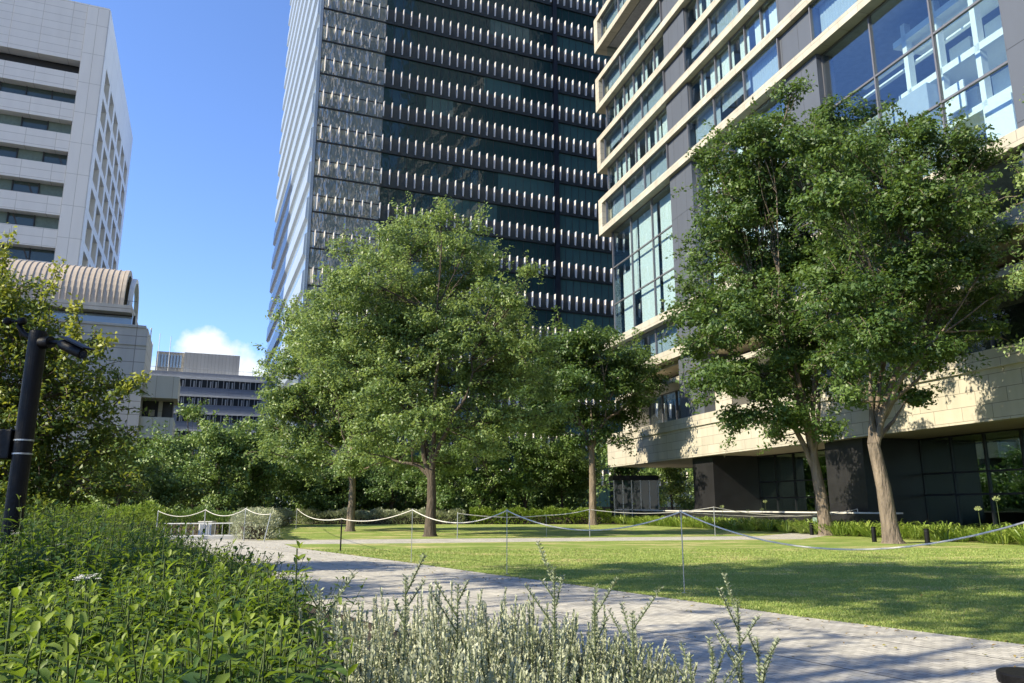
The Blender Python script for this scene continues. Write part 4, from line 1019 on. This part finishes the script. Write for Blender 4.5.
def flower(px, py, Y, r, lab):
    P = PX(px, py, Y); T = thing('white_flower', (P[0], P[1], 0), lab, 'flower'); rg = np.random.default_rng(int(px))
    m = MB(); m.tube([(P[0]+.05, P[1], .1), (P[0]+.03, P[1], P[2]*.7), P], [.004, .004, .003], 4); m.build('stem', 'stem', T)
    m = MB()
    for i in range(34):
        d = rg.normal(size=3)*r*.45; d[2] = abs(d[2])*.35; c = (P[0]+d[0], P[1]+d[1], P[2]+d[2]); s = r*.13
        for a in range(4):
            an = a*math.pi/2+i; m.add([c, (c[0]+math.cos(an-.5)*s, c[1]+math.sin(an-.5)*s, c[2]+s*.3), (c[0]+math.cos(an)*s*1.7, c[1]+math.sin(an)*s*1.7, c[2]+s*.2), (c[0]+math.cos(an+.5)*s, c[1]+math.sin(an+.5)*s, c[2]+s*.3)], [(0, 1, 2, 3)])
    m.build('petals', 'flower', T)
flower(86, 579, 2.7, .045, 'white flower head on a thin stalk, the largest in the left bed')
for (px, py, Y, lab) in ((19, 534, 5, 'small white flower left of the foot of the black post'), (59, 545, 5, 'small white flower in the shade right of the post foot'), (86, 540, 6, 'tiny white flower above the large flower head'), (110, 539, 7, 'tiny white flower at the shaded rise of the bed'), (50, 560, 4.5, 'small white flower left of the large flower head')):
    flower(px, py, Y, .05, lab)

def silver_shrub(label, cx, cy, rad, h, n, seed, tb=0.0, dark=False):
    rg = np.random.default_rng(seed); T = thing('silver_shrub', (cx, cy, 0), label, 'shrub'); m = MB(); B = []; D = []; Ls = []; Ts = []
    for i in range(n):
        a = rg.random()*2*math.pi; r = rad*math.sqrt(rg.random()); lean = r/rad*.38
        bx, by = cx+math.cos(a)*r*.6, cy+math.sin(a)*r*.6; hh = h*(1-.25*(r/rad)**2)*(rg.uniform(.5, .98) if rg.random() < .8 else rg.uniform(.95, 1.12))
        tx, ty = cx+math.cos(a)*(r+lean*h*.35)+rg.normal()*.055, cy+math.sin(a)*(r+lean*h*.35)+rg.normal()*.055
        mid = ((bx+tx)/2+rg.normal()*.02, (by+ty)/2+rg.normal()*.02, hh*.55)
        m.tube([(bx, by, 0), mid, (tx, ty, hh)], [.005, .004, .002], 3, cap=False)
        k = int(hh*.5/.0062); tbs = rg.normal()*.12; ang = rg.random()*6
        for j in range(k):
            t = 1-j/k*.6; u = (t-.55/1)/(1-.55) if t > .55 else 0
            if t > .55: x = mid[0]+(tx-mid[0])*u; y = mid[1]+(ty-mid[1])*u; z = mid[2]+(hh-mid[2])*u
            else: v = t/.55; x = bx+(mid[0]-bx)*v; y = by+(mid[1]-by)*v; z = mid[2]*v
            ang += 2.4; el = .75+.4*(j < 5)
            for q in range(3):
                an = ang+q*2.1
                B.append((x, y, z)); D.append((math.cos(an)*math.cos(el), math.sin(an)*math.cos(el), math.sin(el))); Ls.append(rg.uniform(.010, .019)); Ts.append(np.clip(.52+tb+tbs+.18*(t-.7)+rg.normal()*.08, 0, 1))
    m.build('stems', 'stem', T); n = len(B); Ls = np.array(Ls)
    P = np.array(B); Dd = unit(np.array(D)); side = unit(np.cross(Dd, rg.normal(size=(n, 3)))); w = Ls[:, None]*.24
    V = np.stack([P, P+Dd*Ls[:, None]*.55+side*w, P+Dd*Ls[:, None], P+Dd*Ls[:, None]*.55-side*w], 1)
    add_quads('foliage', V, np.array(Ts), 'leaf_silver', T)
for i, (px, yt, Y, rad, lab, tb) in enumerate((
    (345, 606, 2.9, .24, 'pale silver shrub meeting the green leafy bed', .1), (395, 604, 3.3, .30, 'pale silver shrub, second from the green bed', .15), (440, 594, 3.1, .28, 'tallest pale silver shrub in the middle of the row', .2),
    (490, 600, 3.4, .30, 'pale silver shrub right of the tallest one', .1), (535, 602, 3.2, .27, 'silver shrub in front of the shaded strip of path', .0), (575, 615, 3.5, .28, 'greyer silver shrub with upright sprigs, right of the middle', -.12), (618, 628, 3.4, .24, 'low grey green shrub before the lit path', -.2),
    (380, 640, 2.3, .22, 'near silver shrub at the bottom edge beside the green bed', .0), (450, 640, 2.3, .24, 'near silver shrub at the bottom edge in the middle', .05), (520, 645, 2.4, .24, 'near silver shrub at the bottom edge, right part', -.05), (592, 655, 2.6, .2, 'small silver shrub low at the bottom edge', -.1), (655, 660, 3.0, .18, 'lowest silver shrub tuft before the path', -.2))):
    P = PX(px, yt+12, Y); silver_shrub(lab, P[0], P[1], rad, P[2], int(430*(rad/.28)**2), 300+i, tb)
def sprig(label, px, ytip, Y, n_side, seed, h_side=.2):
    rg = np.random.default_rng(seed); P = PX(px, ytip, Y); T = thing('silver_sprig', (P[0], P[1], 0), label, 'plant'); m = MB(); B = []; D = []; Ls = []
    def twig(p0, p1, r):
        m.tube([p0, p1], [r, r*.5], 4, cap=False); L = math.dist(p0, p1); k = int(L/.0045); ang = 0
        for j in range(k):
            t = .3+.7*(j+1)/k if L > .3 else .1+.9*(j+1)/k; ang += 2.4
            for q in range(2):
                an = ang+q*math.pi; el = .6
                B.append([p0[i]+(p1[i]-p0[i])*t for i in range(3)]); D.append((math.cos(an)*math.cos(el), math.sin(an)*math.cos(el), math.sin(el))); Ls.append(rg.uniform(.012, .019))
    h = P[2]; twig((P[0], P[1], .0), P, .004)
    for s in range(n_side):
        a = rg.random()*6.28; z = h-.06-.05*s; ln = rg.uniform(.08, h_side); twig((P[0], P[1], z), (P[0]+math.cos(a)*ln*.6, P[1]+math.sin(a)*ln*.6, z+ln*.8), .003)
    m.build('stems', 'stem', T); n = len(B); Ls = np.array(Ls); P_ = np.array(B); Dd = unit(np.array(D)); side = unit(np.cross(Dd, rg.normal(size=(n, 3)))); w = Ls[:, None]*.17
    V = np.stack([P_, P_+Dd*Ls[:, None]*.55+side*w, P_+Dd*Ls[:, None], P_+Dd*Ls[:, None]*.55-side*w], 1); add_quads('foliage', V, np.clip(rg.normal(.2, .1, n), 0, 1), 'leaf_silver', T)
for (px, yt, Y, k, lab, s_) in ((737, 600, 3.0, 6, 'tall grey green sprig standing alone against the lit path', 1), (554, 568, 3.0, 4, 'tallest thin sprig reaching up across the path', 2), (406, 576, 2.7, 4, 'sprig rising from the pale shrubs at their left', 3), (594, 600, 3.0, 5, 'dark sprig right of the tallest thin sprig', 4), (632, 612, 2.9, 5, 'dark bushy sprig near the right end of the shrubs', 5), (757, 638, 2.8, 5, 'short grey sprig beside the tall lone sprig', 6), (690, 655, 2.7, 5, 'low sprig bending left at the bottom edge', 7), (458, 584, 2.8, 4, 'sprig above the tallest pale shrub', 8), (712, 648, 2.9, 4, 'short sprig left of the tall lone sprig', 9), (320, 590, 2.6, 3, 'thin sprig at the seam of green and silver plants', 10)):
    sprig(lab, px, yt, Y, k, 400+s_)

# ================================================================ SMALL OBJECTS
def camera_post():
    b = PX(15, 506, 6.0); x, y = b[0], b[1]
    T = thing('camera_post', (x, y, 0), 'round black steel post with a surveillance camera rising from the left bed', 'post')
    top = PX(42, 331, 6.0)[2]
    m = MB(); m.lathe((x, y, 0), [(.067, 0), (.067, top-.02), (.062, top), (.0, top)], 24); m.build('pole', 'black', T)
    # strapped box
    m = MB(); m.box(W0, x-.19, x-.070, y-.06, y+.07, 1.66, 1.89); m.build('junction_box', 'black', T, bevel=.01)
    m = MB()
    for z in (1.695, 1.80): m.lathe((x, y, z), [(.069, 0), (.071, .002), (.071, .012), (.069, .014)], 24)
    m.build('strap', 'steel', T)
    # bullet camera on a bracket
    z = top-.10
    m = MB(); m.tube([(x+.05, y-.02, z), (x+.14, y-.05, z)], .048, 14); m.tube([(x+.14, y-.05, z), (x+.22, y-.08, z-.01), (x+.27, y-.10, z-.03)], .017, 8); m.build('bracket', 'black', T)
    a = Vector((x+.25, y-.09, z-.02)); d = Vector((.26, -.10, -.115)).normalized()
    m = MB(); m.tube([a, a+d*.03, a+d*.26, a+d*.27], [.034, .043, .043, .039], 14); o = m.build('camera_body', 'black', T)
    m = MB(); s = d.cross(Vector((0, 0, 1))).normalized(); u = s.cross(d)
    p0 = a-d*.01+u*.05; vs = [p0+s*.05, p0-s*.05, p0+d*.32-s*.05, p0+d*.32+s*.05]; m.add([tuple(v) for v in vs]+[tuple(v+u*.012) for v in vs], [(0, 3, 2, 1), (4, 5, 6, 7), (0, 1, 5, 4), (1, 2, 6, 5), (2, 3, 7, 6), (3, 0, 4, 7)])
    m.build('sun_shield', 'black', o)
    m = MB(); m.tube([a+d*.268, a+d*.274], .03, 14); m.build('lens', 'lens', o)
    # second head on the left
    m = MB(); m.tube([(x-.04, y, top-.06), (x-.12, y, top-.02), (x-.17, y, top+.05)], [.025, .022, .02], 8); m.tube([(x-.17, y, top+.03), (x-.17, y, top+.11)], .014, 8)
    m.tube([(x-.26, y-.02, top+.08), (x-.12, y-.02, top+.08)], .012, 8); m.build('sensor_arm', 'black', T)
    for dx in (-.25, -.13):
        m = MB(); m.lathe((x+dx, y-.02, top+.08), [(.0, -.035), (.03, -.02), (.035, 0), (.025, .025), (.0, .035)], 12); m.build('sensor_head', 'black', T)
camera_post()

def round_light():
    P = PX(1030, 672, 3.45)
    T = thing('garden_light', (P[0], P[1], 0), 'round black capped garden light cut by the lower right corner', 'garden light')
    m = MB(); m.lathe((P[0], P[1], P[2]-.05), [(.10, 0), (.122, .005), (.125, .015), (.125, .045), (.118, .05), (0, .052)], 32); m.build('cap', 'black', T)
    m = MB(); m.lathe((P[0], P[1], 0), [(.05, 0), (.05, P[2]-.05)], 20); m.build('pole', 'black', T)
round_light()

posts = {}
def rope_post(key, px, Y, h, lab, kind='thin', lean=0, group=None):
    b = ((px-512)/775*Y, Y); posts[key] = (b[0]+lean, b[1], h)
    T = thing('rope_post', (b[0], b[1], 0), lab, 'rope post', group)
    m = MB(); m.tube([(b[0], b[1], -.05), (b[0]+lean, b[1], h)], .0085 if kind == 'thin' else .022, 8); m.build('pole', 'steel' if kind != 'dark' else 'black', T)
    m = MB(); q = (b[0]+lean, b[1], h)
    pts = [(q[0]+.022*math.cos(a), q[1], q[2]+.022+.022*math.sin(a)) for a in np.linspace(-math.pi/2, 1.2*math.pi, 9)]
    m.tube(pts, .006, 6); m.build('hook', 'steel', T)
    m = MB(); m.lathe((b[0], b[1], .004), [(.045, 0), (.045, .006), (.012, .014), (0, .014)], 12); m.build('foot', 'steel', T)
g = 'thin posts carrying the rope round the lawns'
rope_post('A', 413, 18.76, 1.2, 'thin steel rope post at the path edge left of the double trunk', group=g)
rope_post('B', 507, 15.5, 1.2, 'thin steel rope post at the path edge near the middle of the picture', group=g)
rope_post('C', 680, 12.2, 1.2, 'nearest thin steel rope post, standing in the lawn shade at the path edge', group=g)
rope_post('N', 1047, 8.2, 1.2, 'thin rope post just outside the right edge carrying the rope end', group=g)
rope_post('I', 343, 23.3, .92, 'short dark rope post at the corner of the lawn before the slim trunk', kind='dark', group=g)
rope_post('D', 713, 36, 1.25, 'pale rope post at the back path before the first granite pier', kind='thick', group=g)
rope_post('F', 589, 34.8, 1.15, 'pale rope post at the back path beside the thin pale trunk', kind='mid', group=g)
rope_post('G', 546, 34.6, .9, 'short rope post between the middle and the thin pale trunk', group=g)
rope_post('E', 458, 32.8, 1.0, 'rope post just right of the double stemmed trunk', kind='mid', group=g)
rope_post('J', 298, 46, 1.15, 'pale rope post at the far left of the far lawn', kind='mid', group=g)
rope_post('K', 267, 29.9, 1.0, 'leaning pale rope post beside the end of the silver hedge', kind='mid', lean=.2, group=g)
rope_post('L', 247, 30.6, 1.2, 'pale rope post at the left end of the silver hedge', kind='mid', group=g)
rope_post('O', 207, 31.5, 1.15, 'pale rope post above the white bench box', kind='mid', group=g)
rope_post('Q', 160, 32.0, 1.1, 'leftmost pale rope post by the yellow green shrubs', kind='mid', group=g)
rope_post('S', 856, 39.0, 1.15, 'rope post behind the bollards under the right trees', kind='mid', group=g)
def rope(lab, keys, sags, r=.013):
    p0 = posts[keys[0]]; T = thing('rope', (p0[0], p0[1], 0), lab, 'rope'); m = MB()
    for i in range(len(keys)-1):
        a, b = posts[keys[i]], posts[keys[i+1]]; pts = []
        for k in range(21):
            t = k/20; pts.append((a[0]+(b[0]-a[0])*t, a[1]+(b[1]-a[1])*t, a[2]+.02+(b[2]-a[2])*t-4*sags[i]*t*(1-t)))
        m.tube(pts, r, 8)
    m.build('strand', 'rope', T)
rope('thick pale rope swagged along the path side of the near lawn', 'NCBAI', [.46, .33, .27, .15], .011)
rope('pale rope running from the short dark post back to the far left posts', 'IJ', [.25], .015)
rope('pale rope swagged above the white rail at the left end', 'KLOQ', [.10, .26, .24], .014)
rope('pale rope along the back path in front of the stone building', 'SDFGE', [.35, .22, .06, .12], .016)
def low_rope(lab, a, b, sag):
    T = thing('rope', a, lab, 'rope'); m = MB(); m.tube([(a[0]+(b[0]-a[0])*k/20, a[1]+(b[1]-a[1])*k/20, a[2]+(b[2]-a[2])*k/20-4*sag*(k/20)*(1-k/20)) for k in range(21)], .012, 6); m.build('strand', 'rope', T)
low_rope('second lower rope between the back posts in front of the first granite pier', (8.0, 36.1, 1.05), (posts['S'][0], posts['S'][1]+.1, 1.0), .2)

def bollard(px, py, h, lab):
    b = GR(px, py); T = thing('bollard', (b[0], b[1], 0), lab, 'bollard', 'short black bollards at the right edge of the lawn')
    m = MB(); m.lathe((b[0], b[1], 0), [(.085, 0), (.085, h-.09)], 18); m.build('post', 'black', T)
    m = MB(); m.lathe((b[0], b[1], h-.09), [(.07, 0), (.07, .03)], 18); m.build('neck', 'lt_dark', T)
    m = MB(); m.lathe((b[0], b[1], h-.06), [(.088, 0), (.088, .05), (.078, .06), (0, .062)], 18); m.build('cap', 'black', T)
bollard(928, 545, .56, 'short black bollard right of the nearest big trunk'); bollard(874.6, 541.6, .56, 'short black bollard left of the nearest big trunk')
bollard(842, 534.5, .55, 'short black bollard just right of the second big trunk'); bollard(812, 534.5, .55, 'short black bollard just left of the second big trunk')

def marker():
    b = GR(816, 533.5); T = thing('marker_plate', (b[0], b[1], 0), 'small pale green upright plate beside the second big trunk', 'sign')
    m = MB(); m.box(W0, b[0]-.10, b[0]+.10, b[1]-.015, b[1]+.015, .12, .78); m.build('plate', 'pale', T, bevel=.006)
    m = MB(); m.box(W0, b[0]-.02, b[0]+.02, b[1]+.017, b[1]+.04, -.03, .7); m.build('stake', 'steel', T)
marker()
def low_wall():
    T = thing('planter_wall', FR.p(50, 1.2, 0), 'low wall with a pale stone coping along the foot of the stone building', 'wall')
    m = MB(); m.box(FR, 38, 66, 1.05, 1.35, 0, .95); m.build('wall', 'granite', T)
    m = MB(); m.box(FR, 37.9, 66.1, 1.0, 1.4, .953, 1.03); m.build('coping', 'coping', T)
low_wall()
def kiosk():
    P = PX(634, 506, 66); x, y = P[0], P[1]
    T = thing('glass_kiosk', (x, y, 0), 'small glass entrance kiosk with a dark flat roof seen under the stone beam', 'kiosk')
    w = 1.9; m = MB(); m.box(W0, x-w, x+w, y-1.5, y+1.5, 3.45, 3.85); m.build('roof', 'black', T)
    m = MB(); m.box(W0, x-w+.06, x+w-.06, y-1.38, y-1.34, .1, 3.45); m.box(W0, x-w+.06, x+w-.06, y+1.34, y+1.38, .1, 3.45)
    m.box(W0, x-w+.03, x-w+.06, y-1.34, y+1.34, .1, 3.45); m.box(W0, x+w-.06, x+w-.03, y-1.34, y+1.34, .1, 3.45); m.build('glass_wall', 't_glass', T)
    m = MB()
    for i in range(6): u = x-w+.05+(2*w-.1)*i/5; m.box(W0, u-.04, u+.04, y-1.45, y-1.385, 0, 3.45)
    m.box(W0, x-w, x+w, y-1.45, y-1.386, 1.0, 1.08); m.build('frame', 'steel', T)
    m = MB(); m.lathe((x, y, .02), [(.5, 0), (.5, 3.4)], 16); m.build('revolving_core', 't_dark', T)
kiosk()
def rail_and_box():
    a = Vector(GR(163, 539)); b = Vector(GR(250, 538)); T = thing('low_rail', tuple(a), 'low white rail with thin posts along the far left path', 'railing')
    m = MB()
    n = 12
    for i in range(n+1):
        p = a.lerp(b, i/n); m.tube([(p.x, p.y, 0), (p.x, p.y, .62)], .016, 6)
    m.build('post', 'steel', T)
    m = MB(); m.tube([(a.x, a.y, .62), (b.x, b.y, .62)], .022, 8); m.tube([(a.x, a.y, .14), (b.x, b.y, .14)], .02, 8); m.build('rail', 'white', T)
    T = thing('kerb', tuple(a), 'pale stone kerb below the low white rail', 'kerb'); d = (b-a).normalized(); F = Frame((a.x, a.y), (d.x, d.y), (-d.y, d.x))
    m = MB(); m.box(F, -.6, (b-a).length+.4, -.62, -.32, 0, .14); m.build('stone', 'coping', T, bevel=.01)
    c = GR(206, 536.5); T = thing('utility_box', c, 'small white ribbed box standing behind the low white rail', 'box')
    m = MB(); m.box(W0, c[0]-.28, c[0]+.28, c[1]-.2, c[1]+.2, .04, .62); m.build('body', 'white', T, bevel=.02)
    m = MB(); m.box(W0, c[0]-.31, c[0]+.31, c[1]-.23, c[1]+.23, .623, .67); m.build('lid', 'coping', T, bevel=.01)
    m = MB()
    for i in range(5): m.box(W0, c[0]-.22+i*.1, c[0]-.19+i*.1, c[1]-.225, c[1]-.202, .1, .55)
    m.build('rib', 'steel', T)
rail_and_box()

def litter():
    rg = np.random.default_rng(88); n = 700
    Y = 5.5+rg.random(n)**1.3*20; e = np.interp(Y, [p[1] for p in LAWN_EDGE], [p[0] for p in LAWN_EDGE]); X = e+np.where(rg.random(n) < .6, -np.abs(rg.normal(size=n))*.9, rg.uniform(-5, 7, n))
    P = np.stack([X, Y, np.full(n, .016)], 1); nn = unit(np.array([0, 0, 1.])+rg.normal(size=(n, 3))*.22); t = rg.random(n); L_ = rg.uniform(.03, .07, n)
    M['litter'] = leaf_mat('dry_leaf', (.16, .09, .03), (.30, .20, .07), (.20, .22, .06), rough=.8, trans=.1)
    o = add_quads('fallen_leaves', quad_leaves(P, nn, L_, L_*.5, t, rg), t, 'litter', None); tag(o, 'dry fallen leaves scattered along the path edge and lawn', 'fallen leaves', kind='stuff')
litter()

# ================================================================ LAWN BLADES
def blades():
    rg = np.random.default_rng(77); n = 150000
    Y = 7.5+rg.random(n)**1.5*17; e = np.interp(Y, [p[1] for p in LAWN_EDGE], [p[0] for p in LAWN_EDGE]); X = e-.03+rg.random(n)*(Y*.68-e)
    k = X < Y*.69; X = X[k]; Y = Y[k]; n = len(X)
    h = rg.uniform(.008, .022, n)*(1+Y/22); a = rg.random(n)*6.28; w = .0035*(1+Y/10); l = rg.normal(size=(n, 2))*.012
    V = np.stack([np.stack([X-np.cos(a)*w, Y-np.sin(a)*w, np.zeros(n)], 1), np.stack([X+np.cos(a)*w, Y+np.sin(a)*w, np.zeros(n)], 1), np.stack([X+l[:, 0], Y+l[:, 1], h], 1)], 1)
    t = np.clip(rg.normal(.45, .22, n), 0, 1); M['blade'] = leaf_mat('grass_blade', (.15, .23, .045), (.26, .345, .08), (.52, .49, .20), rough=.6, trans=.25, tcol=(.25, .3, .05))
    o = npmesh('grass', V.reshape(-1, 3), np.arange(3*n), np.full(n, 3), 'blade', np.repeat(t, 3)); tag(o, 'short mown grass blades on the near lawn', 'grass', kind='stuff')
blades()
